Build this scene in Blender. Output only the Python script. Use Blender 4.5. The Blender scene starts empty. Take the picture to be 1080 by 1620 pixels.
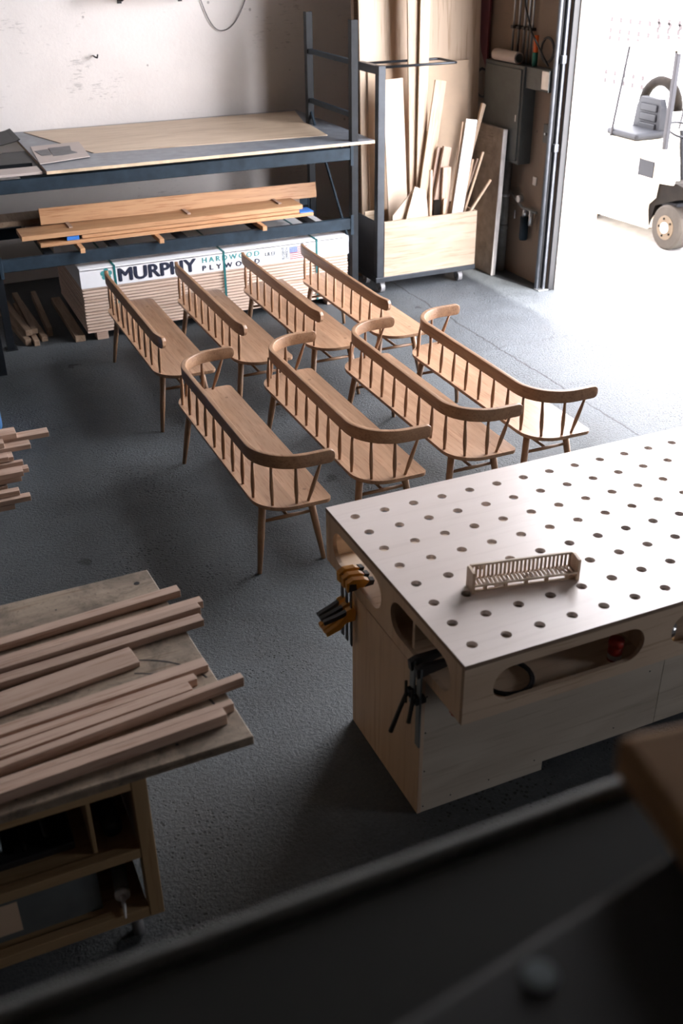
import bpy, bmesh, math, random
from mathutils import Vector, Matrix
from math import sin, cos, pi, radians
random.seed(7)
S = bpy.context.scene
C = S.collection

# ------------------------------------------------------------------ camera
cam_d = bpy.data.cameras.new('camera'); cam = bpy.data.objects.new('camera', cam_d); C.objects.link(cam)
cam_d.sensor_fit = 'VERTICAL'; cam_d.sensor_height = 36; cam_d.sensor_width = 24
cam_d.lens = 36.0*1627.0/1620.0
cam_d.clip_start = 0.02; cam_d.clip_end = 300
R_ = Vector((0.9131, -0.4067, -0.0093)).normalized(); F_ = Vector((0.348, 0.793, -0.5002)).normalized()
U_ = R_.cross(F_).normalized(); R_ = F_.cross(U_)
m = Matrix((R_, U_, -F_)).transposed().to_4x4(); m.translation = (0, 0, 3.14)
cam.matrix_world = m
cam_d.dof.use_dof = True; cam_d.dof.focus_distance = 6.0; cam_d.dof.aperture_fstop = 2.4
S.camera = cam

# ------------------------------------------------------------------ sky, sun, exposure
SKY = 22.0
w = bpy.data.worlds.new('sky'); S.world = w; w.use_nodes = True
bg = w.node_tree.nodes['Background']; bg.inputs[0].default_value = (0.97, 0.955, 1.0, 1); bg.inputs[1].default_value = SKY
sun_d = bpy.data.lights.new('sun', 'SUN'); sun_d.energy = 9; sun_d.angle = radians(1.0); sun_d.color = (1, .95, .88)
sun = bpy.data.objects.new('sun', sun_d); C.objects.link(sun); sun.location = (12, 2, 14)
sun.rotation_euler = Vector((-0.12, 0.5, -0.85)).to_track_quat('-Z', 'Y').to_euler()
por_d = bpy.data.lights.new('door_portal', 'AREA'); por_d.shape = 'RECTANGLE'; por_d.size = 4.0; por_d.size_y = 4.7
por_d.cycles.is_portal = True
por = bpy.data.objects.new('door_portal', por_d); C.objects.link(por); por.location = (5.97, 6.1, 2.35)
por.rotation_euler = Vector((-1, 0, 0)).to_track_quat('-Z', 'Z').to_euler()
por2_d = bpy.data.lights.new('fill_window_portal', 'AREA'); por2_d.shape = 'RECTANGLE'; por2_d.size = 1.0; por2_d.size_y = 1.0; por2_d.cycles.is_portal = True
por2 = bpy.data.objects.new('fill_window_portal', por2_d); C.objects.link(por2); por2.location = (5.97, .1, 1.9); por2.rotation_euler = por.rotation_euler
vs = S.view_settings
vs.view_transform = 'Standard'; vs.look = 'None'; vs.gamma = 1; vs.use_curve_mapping = False; vs.exposure = 0.0
try:
    S.cycles.use_denoising = True; S.cycles.max_bounces = 8; S.cycles.diffuse_bounces = 5
    S.cycles.glossy_bounces = 3; S.cycles.caustics_reflective = False; S.cycles.caustics_refractive = False
    S.cycles.sample_clamp_indirect = 12
except Exception: pass

# ------------------------------------------------------------------ materials
def newmat(name):
    mt = bpy.data.materials.new(name); mt.use_nodes = True
    nt = mt.node_tree; b = nt.nodes['Principled BSDF']
    return mt, nt, b
def N(nt, t, **kw):
    n = nt.nodes.new(t)
    for k, v in kw.items(): setattr(n, k, v)
    return n
def ramp(nt, src, stops):
    r = N(nt, 'ShaderNodeValToRGB'); e = r.color_ramp.elements
    while len(e) < len(stops): e.new(0.5)
    for i, (p, c) in enumerate(stops):
        e[i].position = p; e[i].color = (*c, 1) if len(c) == 3 else c
    nt.links.new(src, r.inputs[0]); return r.outputs[0]
def g(v): return (v, v, v)
def coords(nt, scale, rnd=True):
    tc = N(nt, 'ShaderNodeTexCoord'); mp = N(nt, 'ShaderNodeMapping'); mp.inputs['Scale'].default_value = scale
    src = tc.outputs['Object']
    if rnd:
        oi = N(nt, 'ShaderNodeObjectInfo'); mu = N(nt, 'ShaderNodeMath', operation='MULTIPLY'); mu.inputs[1].default_value = 7.3
        nt.links.new(oi.outputs['Random'], mu.inputs[0])
        ad = N(nt, 'ShaderNodeVectorMath', operation='ADD'); nt.links.new(src, ad.inputs[0]); nt.links.new(mu.outputs[0], ad.inputs[1])
        src = ad.outputs[0]
    nt.links.new(src, mp.inputs['Vector']); return mp.outputs[0]
def noise(nt, vec, scale, detail=4, rough=.55, dist=0):
    n = N(nt, 'ShaderNodeTexNoise'); n.inputs['Scale'].default_value = scale; n.inputs['Detail'].default_value = detail
    n.inputs['Roughness'].default_value = rough; n.inputs['Distortion'].default_value = dist
    nt.links.new(vec, n.inputs['Vector']); return n.outputs['Fac']
def mixc(nt, fac, a, b, mode='MIX'):
    mx = N(nt, 'ShaderNodeMix', data_type='RGBA', blend_type=mode)
    for s, i in ((fac, 0), (a, 6), (b, 7)):
        if isinstance(s, (int, float)): mx.inputs[i].default_value = s
        elif isinstance(s, tuple): mx.inputs[i].default_value = (*s, 1)
        else: nt.links.new(s, mx.inputs[i])
    return mx.outputs[2]
def bump(nt, b, h, strength, dist=.01):
    bp = N(nt, 'ShaderNodeBump'); bp.inputs['Strength'].default_value = strength; bp.inputs['Distance'].default_value = dist
    nt.links.new(h, bp.inputs['Height']); nt.links.new(bp.outputs[0], b.inputs['Normal'])
def plain(name, col, rough=.6, metal=0, var=.12, spec=.5):
    mt, nt, b = newmat(name)
    v = coords(nt, (1, 1, 1)); f = noise(nt, v, 9, 5)
    c = ramp(nt, f, [(.3, tuple(x*(1-var) for x in col)), (.7, tuple(min(1, x*(1+var)) for x in col))])
    nt.links.new(c, b.inputs['Base Color']); b.inputs['Roughness'].default_value = rough; b.inputs['Metallic'].default_value = metal
    b.inputs['Specular IOR Level'].default_value = spec
    return mt
def wood(name, light, dark, axis='y', scale=1.0, rough=.5, ringy=.5, planks=None, vary=.14, stain=False, pore=.55):
    mt, nt, b = newmat(name)
    lo, hi = 1.2*scale, 22*scale
    sc = {'x': (lo, hi, hi), 'y': (hi, lo, hi), 'z': (hi, hi, lo)}[axis]
    v = coords(nt, sc)
    f1 = noise(nt, v, 1.0, 5, .6, .6)
    v2 = coords(nt, tuple(k*4.5 for k in sc)); f2 = noise(nt, v2, 1.0, 3, .6)
    v3 = coords(nt, {'x': (.8, 5, 5), 'y': (5, .8, 5), 'z': (5, 5, .8)}[axis]); f3 = noise(nt, v3, .8*scale, 2, .5, 1.2)
    sn = N(nt, 'ShaderNodeMath', operation='SINE'); mu = N(nt, 'ShaderNodeMath', operation='MULTIPLY'); mu.inputs[1].default_value = 42
    nt.links.new(f3, mu.inputs[0]); nt.links.new(mu.outputs[0], sn.inputs[0])
    rg = ramp(nt, sn.outputs[0], [(0, g(0)), (1, g(1))])
    c = ramp(nt, f1, [(.3, dark), (.68, light)])
    c = mixc(nt, ringy*.45, c, mixc(nt, rg, dark, light))
    pores = ramp(nt, f2, [(.34, tuple(.55*x/max(light) for x in light)), (.46, (1, 1, 1))])
    c = mixc(nt, pore, c, pores, 'MULTIPLY')
    oi = N(nt, 'ShaderNodeObjectInfo')
    if planks:
        ax, wd = planks
        tc = N(nt, 'ShaderNodeTexCoord'); sp = N(nt, 'ShaderNodeSeparateXYZ'); nt.links.new(tc.outputs['Object'], sp.inputs[0])
        dv = N(nt, 'ShaderNodeMath', operation='DIVIDE'); dv.inputs[1].default_value = wd; nt.links.new(sp.outputs['XYZ'.index(ax.upper())], dv.inputs[0])
        fl = N(nt, 'ShaderNodeMath', operation='FLOOR'); nt.links.new(dv.outputs[0], fl.inputs[0])
        ad = N(nt, 'ShaderNodeMath', operation='ADD'); nt.links.new(fl.outputs[0], ad.inputs[0]); nt.links.new(oi.outputs['Random'], ad.inputs[1])
        wn = N(nt, 'ShaderNodeTexWhiteNoise', noise_dimensions='1D'); nt.links.new(ad.outputs[0], wn.inputs['W'])
        tone = ramp(nt, wn.outputs['Value'], [(0, g(.84)), (1, g(1.08))])
        c = mixc(nt, 1.0, c, tone, 'MULTIPLY')
    if stain:
        vv = coords(nt, (1, 1, 1)); c = mixc(nt, .85, c, ramp(nt, noise(nt, vv, 5, 7, .7, .5), [(.36, g(.42)), (.52, g(1)), (.7, g(1.25))]), 'MULTIPLY')
        c = mixc(nt, .7, c, ramp(nt, noise(nt, vv, 60, 3, .6), [(.3, g(.45)), (.42, g(1))]), 'MULTIPLY')
    tn = ramp(nt, oi.outputs['Random'], [(0, g(1-vary)), (1, g(1+vary*.5))])
    c = mixc(nt, 1.0, c, tn, 'MULTIPLY')
    nt.links.new(c, b.inputs['Base Color']); b.inputs['Roughness'].default_value = rough
    bump(nt, b, f2, .12, .002)
    return mt
def concrete():
    mt, nt, b = newmat('shop_floor_concrete')
    v = coords(nt, (1, 1, 1), False)
    big = noise(nt, v, .7, 5, .6, .5); mid = noise(nt, v, 5, 6, .65); fine = noise(nt, v, 55, 5, .7)
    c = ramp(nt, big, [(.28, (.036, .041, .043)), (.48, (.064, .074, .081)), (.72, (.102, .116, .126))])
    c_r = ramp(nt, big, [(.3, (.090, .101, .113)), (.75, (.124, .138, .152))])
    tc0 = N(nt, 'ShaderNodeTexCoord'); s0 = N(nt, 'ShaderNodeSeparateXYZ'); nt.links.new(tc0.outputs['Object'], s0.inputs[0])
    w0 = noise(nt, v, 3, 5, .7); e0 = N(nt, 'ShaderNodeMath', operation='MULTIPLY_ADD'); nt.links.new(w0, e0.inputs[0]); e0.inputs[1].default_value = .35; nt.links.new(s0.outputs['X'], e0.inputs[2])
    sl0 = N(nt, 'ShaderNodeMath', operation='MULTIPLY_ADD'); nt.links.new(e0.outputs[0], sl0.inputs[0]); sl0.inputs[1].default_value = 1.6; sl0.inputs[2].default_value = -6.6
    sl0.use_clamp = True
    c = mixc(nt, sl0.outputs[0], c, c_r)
    c = mixc(nt, .6, c, ramp(nt, mid, [(.3, g(.62)), (.7, g(1.2))]), 'MULTIPLY')
    c = mixc(nt, .5, c, ramp(nt, fine, [(.35, g(.6)), (.65, g(1.25))]), 'MULTIPLY')
    # pits and specks
    vo = N(nt, 'ShaderNodeTexVoronoi'); vo.inputs['Scale'].default_value = 38; vo.inputs['Randomness'].default_value = 1; nt.links.new(v, vo.inputs['Vector'])
    pat = noise(nt, v, 1.3, 3)
    pit = N(nt, 'ShaderNodeMath', operation='ADD'); nt.links.new(vo.outputs['Distance'], pit.inputs[0]); nt.links.new(pat, pit.inputs[1])
    pm = ramp(nt, pit.outputs[0], [(.56, g(.30)), (.66, g(1))])
    c = mixc(nt, .85, c, pm, 'MULTIPLY')
    v2_ = N(nt, 'ShaderNodeTexVoronoi'); v2_.inputs['Scale'].default_value = 1.15; nt.links.new(v, v2_.inputs['Vector'])
    a2_ = N(nt, 'ShaderNodeMath', operation='MULTIPLY_ADD'); nt.links.new(noise(nt, v, 14, 5, .7), a2_.inputs[0]); a2_.inputs[1].default_value = .30; nt.links.new(v2_.outputs['Distance'], a2_.inputs[2])
    c = mixc(nt, .8, c, ramp(nt, a2_.outputs[0], [(.19, g(.22)), (.215, g(1))]), 'MULTIPLY')
    sp = noise(nt, v, 120, 2, .5); c = mixc(nt, ramp(nt, sp, [(.74, g(0)), (.78, g(.5))]), c, (.5, .5, .5))
    # a long saw joint and a few hairline cracks
    tc = N(nt, 'ShaderNodeTexCoord'); s = N(nt, 'ShaderNodeSeparateXYZ'); nt.links.new(tc.outputs['Object'], s.inputs[0])
    wob = noise(nt, v, 3, 5, .7)
    def line(out, k, off, amp, wd):
        a = N(nt, 'ShaderNodeMath', operation='MULTIPLY_ADD'); nt.links.new(wob, a.inputs[0]); a.inputs[1].default_value = amp; a.inputs[2].default_value = -off-amp*.5
        d = N(nt, 'ShaderNodeMath', operation='ADD'); nt.links.new(out, d.inputs[0]); nt.links.new(a.outputs[0], d.inputs[1])
        ab = N(nt, 'ShaderNodeMath', operation='ABSOLUTE'); nt.links.new(d.outputs[0], ab.inputs[0])
        return ramp(nt, ab.outputs[0], [(wd*.4, g(.25)), (wd, g(1))])
    l1 = line(s.outputs['X'], 1, 4.5, .10, .011)
    l2 = line(s.outputs['Y'], 1, 6.95, .35, .006)
    c = mixc(nt, .85, c, l1, 'MULTIPLY'); c = mixc(nt, .5, c, l2, 'MULTIPLY')
    nt.links.new(c, b.inputs['Base Color'])
    r = ramp(nt, mid, [(.3, g(.50)), (.7, g(.68))]); nt.links.new(r, b.inputs['Roughness']); b.inputs['Specular IOR Level'].default_value = .35
    hh = N(nt, 'ShaderNodeMath', operation='MULTIPLY'); nt.links.new(fine, hh.inputs[0]); nt.links.new(pm, hh.inputs[1])
    bump(nt, b, hh.outputs[0], .75, .02)
    return mt
def wallpaint(name, col, dirt=.8, rough=.8):
    mt, nt, b = newmat(name)
    v = coords(nt, (1, 1, 1), False)
    big = noise(nt, v, .9, 5, .6)
    c = ramp(nt, big, [(.3, tuple(x*.86 for x in col)), (.7, col)])
    vs_ = coords(nt, (9, 9, 60), False); st = noise(nt, vs_, 1.3, 6, .72, .4)
    msk = noise(nt, v, 2.3, 4, .6)
    ad = N(nt, 'ShaderNodeMath', operation='ADD'); nt.links.new(st, ad.inputs[0]); nt.links.new(msk, ad.inputs[1])
    sc = ramp(nt, ad.outputs[0], [(.735, g(.45)), (.79, g(1))])
    c = mixc(nt, dirt, c, sc, 'MULTIPLY')
    vo = N(nt, 'ShaderNodeTexVoronoi'); vo.inputs['Scale'].default_value = 4; nt.links.new(v, vo.inputs['Vector'])
    c = mixc(nt, dirt, c, ramp(nt, vo.outputs['Distance'], [(.045, g(.12)), (.06, g(1))]), 'MULTIPLY')
    nt.links.new(c, b.inputs['Base Color']); b.inputs['Roughness'].default_value = rough
    bump(nt, b, noise(nt, v, 30, 5, .7), .25, .01)
    return mt

OAK_L, OAK_D = (.36, .212, .122), (.23, .128, .070)  # same wood as the seats, colour darkened for the shaded rails
M = {}
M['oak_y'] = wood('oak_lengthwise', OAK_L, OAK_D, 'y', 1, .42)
M['oak_seat'] = wood('oak_glued_seat', (.46, .285, .180), (.325, .19, .112), 'y', 1, .34, planks=('x', .136), vary=.06)
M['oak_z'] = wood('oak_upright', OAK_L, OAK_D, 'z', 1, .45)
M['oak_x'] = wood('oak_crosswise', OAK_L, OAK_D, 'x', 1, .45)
M['oak_plank'] = wood('oak_plank', (.62, .36, .19), (.45, .24, .12), 'x', .8, .5)
M['lumber_x'] = wood('lumber_pinkish', (.52, .38, .30), (.38, .26, .20), 'x', .8, .6)
M['lumber_y'] = wood('lumber_rough', (.36, .26, .18), (.22, .15, .10), 'y', .8, .7)
M['oak_plank_z'] = wood('oak_plank_upright', (.62, .36, .19), (.45, .24, .12), 'z', .8, .5)
M['lumber_xz'] = wood('lumber_pinkish_upright', (.52, .38, .30), (.38, .26, .20), 'z', .8, .6)
M['lumber_z'] = wood('lumber_pale', (.62, .47, .34), (.50, .36, .25), 'z', .7, .55)
M['birch_x'] = wood('birch_plywood', (.66, .53, .40), (.56, .43, .31), 'x', .45, .5, .9, vary=.05)
M['birch_top'] = wood('birch_table_top', (.74, .66, .62), (.70, .615, .57), 'x', .4, .32, .2, vary=.02, pore=.12)
M['birch_side'] = wood('birch_cabinet', (.60, .47, .35), (.50, .37, .27), 'z', .4, .55, .5, vary=.05, pore=.3)
M['cab_front'] = wood('greyed_plywood', (.58, .53, .45), (.45, .40, .33), 'x', .35, .6, .9, vary=.04, pore=.35)
M['plyedge'] = wood('plywood_edge', (.34, .25, .18), (.24, .17, .12), 'x', 1, .7, .2)
M['birch_cart'] = wood('cart_plywood', (.42, .335, .25), (.34, .26, .185), 'x', .45, .55, 1.0, vary=.04)  # birch with a darkened colour to offset the strong door light
M['mdf'] = plain('raw_fibreboard', (.62, .47, .34), .75, var=.05)
M['mdf_pale'] = plain('pale_fibreboard', (.64, .52, .41), .7, var=.05)
M['sheet'] = wood('maple_sheet', (.66, .52, .39), (.57, .43, .31), 'z', .3, .5, .6, vary=.08)
M['stack_sheet'] = wood('veneer_sheet_edge', (.72, .56, .46), (.62, .47, .38), 'x', .6, .6, .2, vary=.10)
M['worn_top'] = wood('worn_bench_top', (.36, .285, .215), (.20, .155, .115), 'x', .5, .55, .3, stain=True)
M['frame_wood'] = wood('pine_frame', (.44, .30, .16), (.34, .22, .11), 'x', .6, .6)
M['frame_wood_z'] = wood('pine_frame_upright', (.44, .30, .16), (.34, .22, .11), 'z', .6, .6)
M['melamine'] = plain('grey_melamine', (.16, .18, .21), .38, var=.25)
M['particle'] = plain('particle_board_edge', (.62, .48, .33), .8, var=.25)
M['steel_blue'] = plain('blue_grey_rack_paint', (.017, .029, .042), .55, .0, .3, .2)
M['steel_dark'] = plain('dark_rack_paint', (.010, .012, .015), .5, .0, .3, .2)
M['cart_steel'] = plain('black_steel', (.035, .04, .048), .38, .5, .2)
M['black'] = plain('black_plastic', (.018, .018, .02), .45)
M['rubber'] = plain('grey_rubber', (.22, .22, .23), .5)
M['guide'] = plain('dull_guide_steel', (.16, .17, .19), .45, .6, .2)
M['chrome'] = plain('galvanised_steel', (.55, .57, .6), .3, .9, .1)
M['bar_steel'] = plain('clamp_bar_steel', (.20, .24, .26), .4, .5)
M['white'] = plain('white_board', (.84, .84, .86), .5, var=.03)
M['cover'] = plain('white_wrap', (.83, .84, .87), .35, var=.03)
M['teal'] = plain('teal_strap', (.008, .13, .14), .4)
M['teal_ink'] = plain('teal_ink', (.06, .30, .31), .6)
M['navy_ink'] = plain('navy_ink', (.012, .018, .045), .6)
M['grey_ink'] = plain('grey_ink', (.20, .23, .26), .6)
M['red_ink'] = plain('red_ink', (.38, .05, .05), .6)
M['blue_ink'] = plain('blue_ink', (.08, .14, .34), .6)
M['yellow'] = plain('yellow_plastic', (.60, .27, .025), .45)
M['red'] = plain('red_plastic', (.42, .03, .02), .4)
M['cardboard'] = plain('brown_cardboard', (.42, .27, .17), .8, var=.06)
M['greyboard'] = plain('grey_card', (.50, .43, .40), .75, var=.05)
M['sandpaper'] = plain('grey_sandpaper', (.17, .165, .17), .9)
M['blue_tape'] = plain('blue_tape', (.03, .18, .60), .6)
M['blue'] = plain('blue_plastic', (.07, .20, .45), .5)
M['panel_grey'] = plain('grey_panel_paint', (.075, .085, .085), .5, var=.15)
M['pipe_grey'] = plain('grey_pipe', (.24, .24, .23), .6, var=.25)
M['orange'] = plain('orange_plastic', (.75, .12, .01), .5)
M['green_label'] = plain('green_label', (.02, .20, .16), .5)
M['dark_red'] = plain('dark_red_cloth', (.14, .035, .04), .8)
M['slab'] = plain('textured_slab', (.26, .22, .19), .7, var=.3)
M['slab_edge'] = plain('plaster_edge', (.66, .63, .62), .8)
M['truck_white'] = plain('cream_truck_paint', (.78, .72, .60), .5, var=.06)
M['truck_black'] = plain('black_vinyl', (.012, .013, .017), .6, spec=.2)
M['truck_post'] = plain('grey_guard_paint', (.03, .03, .035), .6, spec=.2)
M['tyre'] = plain('pale_solid_tyre', (.050, .043, .036), .8, spec=.2)
M['rust'] = plain('brown_machine_grime', (.008, .006, .0045), .8, var=.4, spec=.1)
M['ground'] = plain('yard_concrete', (.55, .54, .53), .8, var=.14)
M['jamb'] = plain('whitewashed_jamb', (.80, .74, .70), .8, var=.12)
M['block'] = plain('white_block', (.80, .79, .78), .8, var=.08)
M['hole_red'] = plain('red_brown_recess', (.034, .026, .027), .9)
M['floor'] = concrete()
M['wall'] = wallpaint('off_white_wall', (.87, .825, .80), .5)
M['wall_tan'] = wallpaint('stained_tan_wall', (.26, .195, .15), .6)
M['ceil'] = plain('dark_roof_deck', (.10, .09, .08), .9)
M['wall_dark'] = wallpaint('unpainted_dark_wall', (.13, .115, .10), .5)
M['ledge'] = plain('black_painted_ledge', (.016, .017, .014), .8)
M['ledge_edge'] = plain('lit_worn_grey_edge', (.24, .25, .25), .6)  # paler than the ledge: wear plus light caught by the bevel, in the colour
M['ledge_plate'] = plain('dark_grey_plate', (.030, .032, .033), .7)
M['kraft'] = plain('brown_carton', (.30, .165, .07), .85)
M['glass'] = plain('clear_grey_plastic', (.13, .145, .15), .25)

# ------------------------------------------------------------------ mesh helpers
def obj(name, bm, mat, parent=None, smooth=False, loc=None, rot=None):
    me = bpy.data.meshes.new(name)
    bmesh.ops.recalc_face_normals(bm, faces=bm.faces)
    bm.to_mesh(me); bm.free()
    if mat: me.materials.append(M[mat] if isinstance(mat, str) else mat)
    if smooth:
        for p in me.polygons: p.use_smooth = True
    o = bpy.data.objects.new(name, me); C.objects.link(o)
    if parent: o.parent = parent
    if loc is not None: o.location = loc
    if rot is not None: o.rotation_euler = rot
    return o
def sub(name, me, parent, loc=(0, 0, 0), rot=(0, 0, 0), scale=None):
    o = bpy.data.objects.new(name, me); C.objects.link(o); o.parent = parent; o.location = loc; o.rotation_euler = rot
    if scale: o.scale = scale
    return o
def tag(o, label, cat, group=None):
    o['label'] = label; o['category'] = cat
    if group: o['group'] = group
    return o
def thing(name, label, cat, loc=(0, 0, 0), rotz=0, group=None, rot=None):
    o = bpy.data.objects.new(name, None); C.objects.link(o); o.location = loc
    o.rotation_euler = rot if rot else (0, 0, rotz); o.empty_display_size = .1
    return tag(o, label, cat, group)
def struct(o): o['kind'] = 'structure'; return o
def box(bm, x0, x1, y0, y1, z0, z1, mat=None):
    v = [bm.verts.new(p) for p in ((x0, y0, z0), (x1, y0, z0), (x1, y1, z0), (x0, y1, z0), (x0, y0, z1), (x1, y0, z1), (x1, y1, z1), (x0, y1, z1))]
    if mat is not None:
        for q in v: q.co = mat @ q.co
    for f in ((0, 3, 2, 1), (4, 5, 6, 7), (0, 1, 5, 4), (1, 2, 6, 5), (2, 3, 7, 6), (3, 0, 4, 7)): bm.faces.new([v[i] for i in f])
def B(x0, x1, y0, y1, z0, z1, bev=0, seg=1):
    bm = bmesh.new(); box(bm, x0, x1, y0, y1, z0, z1)
    if bev: bmesh.ops.bevel(bm, geom=bm.edges[:], offset=bev, segments=seg, affect='EDGES', profile=.5)
    return bm
def ring(c, t, r, n, ref):
    u = t.cross(ref)
    if u.length < 1e-4: u = t.cross(Vector((1, 0, 0)))
    u.normalize(); v = t.cross(u).normalized()
    return [c + (u*cos(a) + v*sin(a))*r for a in (2*pi*i/n for i in range(n))]
def tube(bm, pts, rad, n=10, ref=Vector((0, 0, 1)), cap=True):
    pts = [Vector(p) for p in pts]; rs = rad if isinstance(rad, (list, tuple)) else [rad]*len(pts)
    rows = []
    for i, p in enumerate(pts):
        t = (pts[min(i+1, len(pts)-1)] - pts[max(i-1, 0)]).normalized()
        rows.append([bm.verts.new(q) for q in ring(p, t, rs[i], n, ref)])
    for a, b in zip(rows, rows[1:]):
        for i in range(n): bm.faces.new((a[i], a[(i+1) % n], b[(i+1) % n], b[i]))
    if cap: bm.faces.new(rows[0][::-1]); bm.faces.new(rows[-1])
def T(pts, rad, n=10, ref=Vector((0, 0, 1))):
    bm = bmesh.new(); tube(bm, pts, rad, n, ref); return bm
def prism(poly, z0, z1, axis='z'):
    """polygon in the two other axes, extruded along axis"""
    bm = bmesh.new()
    def P(a, b, c): return {'z': (a, b, c), 'y': (a, c, b), 'x': (c, a, b)}[axis]
    lo = [bm.verts.new(P(a, b, z0)) for a, b in poly]; hi = [bm.verts.new(P(a, b, z1)) for a, b in poly]
    n = len(poly); bm.faces.new(lo[::-1]); bm.faces.new(hi)
    for i in range(n): bm.faces.new((lo[i], lo[(i+1) % n], hi[(i+1) % n], hi[i]))
    return bm
def plate(outer, holes, t0, t1, axis):
    """plate with through holes: outer and holes are 2D loops, thickness t0..t1 along axis"""
    from mathutils.geometry import tessellate_polygon
    loops = [outer]+holes; bm = bmesh.new()
    def P(a, b, c): return {'z': (a, b, c), 'y': (a, c, b), 'x': (c, a, b)}[axis]
    flat = [p for l in loops for p in l]
    lo = [bm.verts.new(P(a, b, t0)) for a, b in flat]; hi = [bm.verts.new(P(a, b, t1)) for a, b in flat]
    for tr in tessellate_polygon([[Vector((a, b, 0)) for a, b in l] for l in loops]):
        try: bm.faces.new([lo[i] for i in tr][::-1]); bm.faces.new([hi[i] for i in tr])
        except ValueError: pass
    k = 0
    for l in loops:
        n = len(l)
        for i in range(n):
            a, b2 = k+i, k+(i+1) % n
            bm.faces.new((lo[a], lo[b2], hi[b2], hi[a]))
        k += n
    return bm
def stadium(a0, a1, b0, b1, n=14):
    r = (b1-b0)/2; cb = (b0+b1)/2
    return [(a1-r+r*sin(pi*i/n), cb-r*cos(pi*i/n)) for i in range(n+1)] + [(a0+r-r*sin(pi*i/n), cb+r*cos(pi*i/n)) for i in range(n+1)]
def rounded(x0, x1, y0, y1, r, n=6):
    rs = r if isinstance(r, (list, tuple)) else [r]*4     # corners: (x1,y0) (x1,y1) (x0,y1) (x0,y0)
    out = []
    for (cx, cy, sx, sy, a0), q in zip(((x1, y0, -1, 1, -pi/2), (x1, y1, -1, -1, 0), (x0, y1, 1, -1, pi/2), (x0, y0, 1, 1, pi)), rs):
        for i in range(n+1):
            a = a0+pi/2*i/n; out.append((cx+sx*q+q*cos(a), cy+sy*q+q*sin(a)))
    return out
def stickbm(w_, t_, L, bev=.0015):
    """board of length L along local z from 0, width along x, thickness along y"""
    return B(-w_/2, w_/2, -t_/2, t_/2, 0, L, bev)
def aim(p0, p1, face=Vector((0, -1, 0))):
    z = (Vector(p1)-Vector(p0)).normalized(); y = (-face - z*(-face).dot(z)).normalized(); x = y.cross(z)
    mt = Matrix((x, y, z)).transposed().to_4x4(); mt.translation = p0; return mt
def board3(name, p0, p1, w_, t_, mat, face=Vector((0, -1, 0)), bev=.0015, parent=None):
    o = obj(name, stickbm(w_, t_, (Vector(p1)-Vector(p0)).length, bev), mat, parent)
    o.matrix_world = aim(p0, p1, face); return o
def smooth_by_angle(o, a=40):
    for p in o.data.polygons: p.use_smooth = True
    try: o.data.set_sharp_from_angle(angle=radians(a))
    except Exception: pass
    return o
def textmesh(body, mat, parent, x0, x1, z0, z1, y, name='lettering', bold=0.0, rot=0, spacing=1.0, label=None):
    cu = bpy.data.curves.new('t', 'FONT'); cu.body = body; cu.space_character = spacing; cu.extrude = 0.004; cu.resolution_u = 4
    to = bpy.data.objects.new('t', cu); C.objects.link(to)
    dg = bpy.context.evaluated_depsgraph_get(); me = bpy.data.meshes.new_from_object(to.evaluated_get(dg))
    bpy.data.objects.remove(to); bpy.data.curves.remove(cu)
    xs = [v.co.x for v in me.vertices]; ys = [v.co.y for v in me.vertices]
    ax, bx, ay, by = min(xs), max(xs), min(ys), max(ys)
    for v in me.vertices:
        u = (v.co.x-ax)/(bx-ax); q = (v.co.y-ay)/(by-ay)
        if rot: u, q = 1-q, u
        v.co = (x0+(x1-x0)*u, y-.0012+(-.0004 if v.co.z > 0 else .001), z0+(z1-z0)*q)
    if bold:
        bb = bmesh.new()
        for dx, dz in ((-1, 0), (-.5, 0), (0, 0), (.5, 0), (1, 0), (0, -.5), (0, .5)):
            n0 = len(bb.verts); bb.from_mesh(me); bb.verts.ensure_lookup_table()
            for v in bb.verts[n0:]: v.co += Vector((dx*bold, -.00002*(n0 % 97), dz*bold))
        bb.to_mesh(me); bb.free()
    me.materials.append(M[mat]); me.name = name
    o = bpy.data.objects.new(name, me); C.objects.link(o); o.parent = parent
    if label: o['label'] = label
    return o

# ------------------------------------------------------------------ setting
XW, XO, YB, YD, ZC = 5.74, 5.95, 10.57, 8.07, 5.6      # right wall inner/outer, back wall, far door jamb, ceiling
YN, DH = 4.15, 4.7                                      # near door jamb, door height
XL, YR = -4.0, -3.0
struct(obj('floor', B(XL-.2, XO, YR-.2, YB+.2, -.2, 0), 'floor'))
struct(obj('wall_back', B(XL-.2, XO, YB, YB+.2, 0, ZC), 'wall'))
struct(obj('wall_left', B(XL-.2, XL, YR, YB, 0, ZC), 'wall_dark'))
struct(obj('wall_rear', B(XL-.2, XO, YR-.2, YR, 0, ZC), 'wall_dark'))
struct(obj('ceiling', B(XL-.2, XO, YR-.2, YB+.2, ZC, ZC+.2), 'ceil'))
WY0, WY1, WZ0, WZ1 = -.4, .6, 1.4, 2.4                    # unseen small window added in the near right wall as fill light
bm = bmesh.new()
box(bm, XW, XO, YD, YB, 0, ZC); box(bm, XW, XO, YN, YD, DH, ZC); box(bm, XW, XO, WY1, YN, 0, ZC); box(bm, XW, XO, YR, WY0, 0, ZC)
box(bm, XW, XO, WY0, WY1, 0, WZ0); box(bm, XW, XO, WY0, WY1, WZ1, ZC)
wr = struct(obj('wall_right', bm, 'wall_tan'))
wn_ = struct(bpy.data.objects.new('added_fill_window', None)); C.objects.link(wn_); wn_.location = (XW+.08, WY0, WZ0)
for a in ((0, .05, 0, 1.0, 0, .05), (0, .05, 0, 1.0, .95, 1.0), (0, .05, 0, .05, .05, .95), (0, .05, .95, 1.0, .05, .95), (0, .05, .475, .525, .05, .95)): obj('fill_window_frame', B(*a), 'white', wn_)
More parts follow.
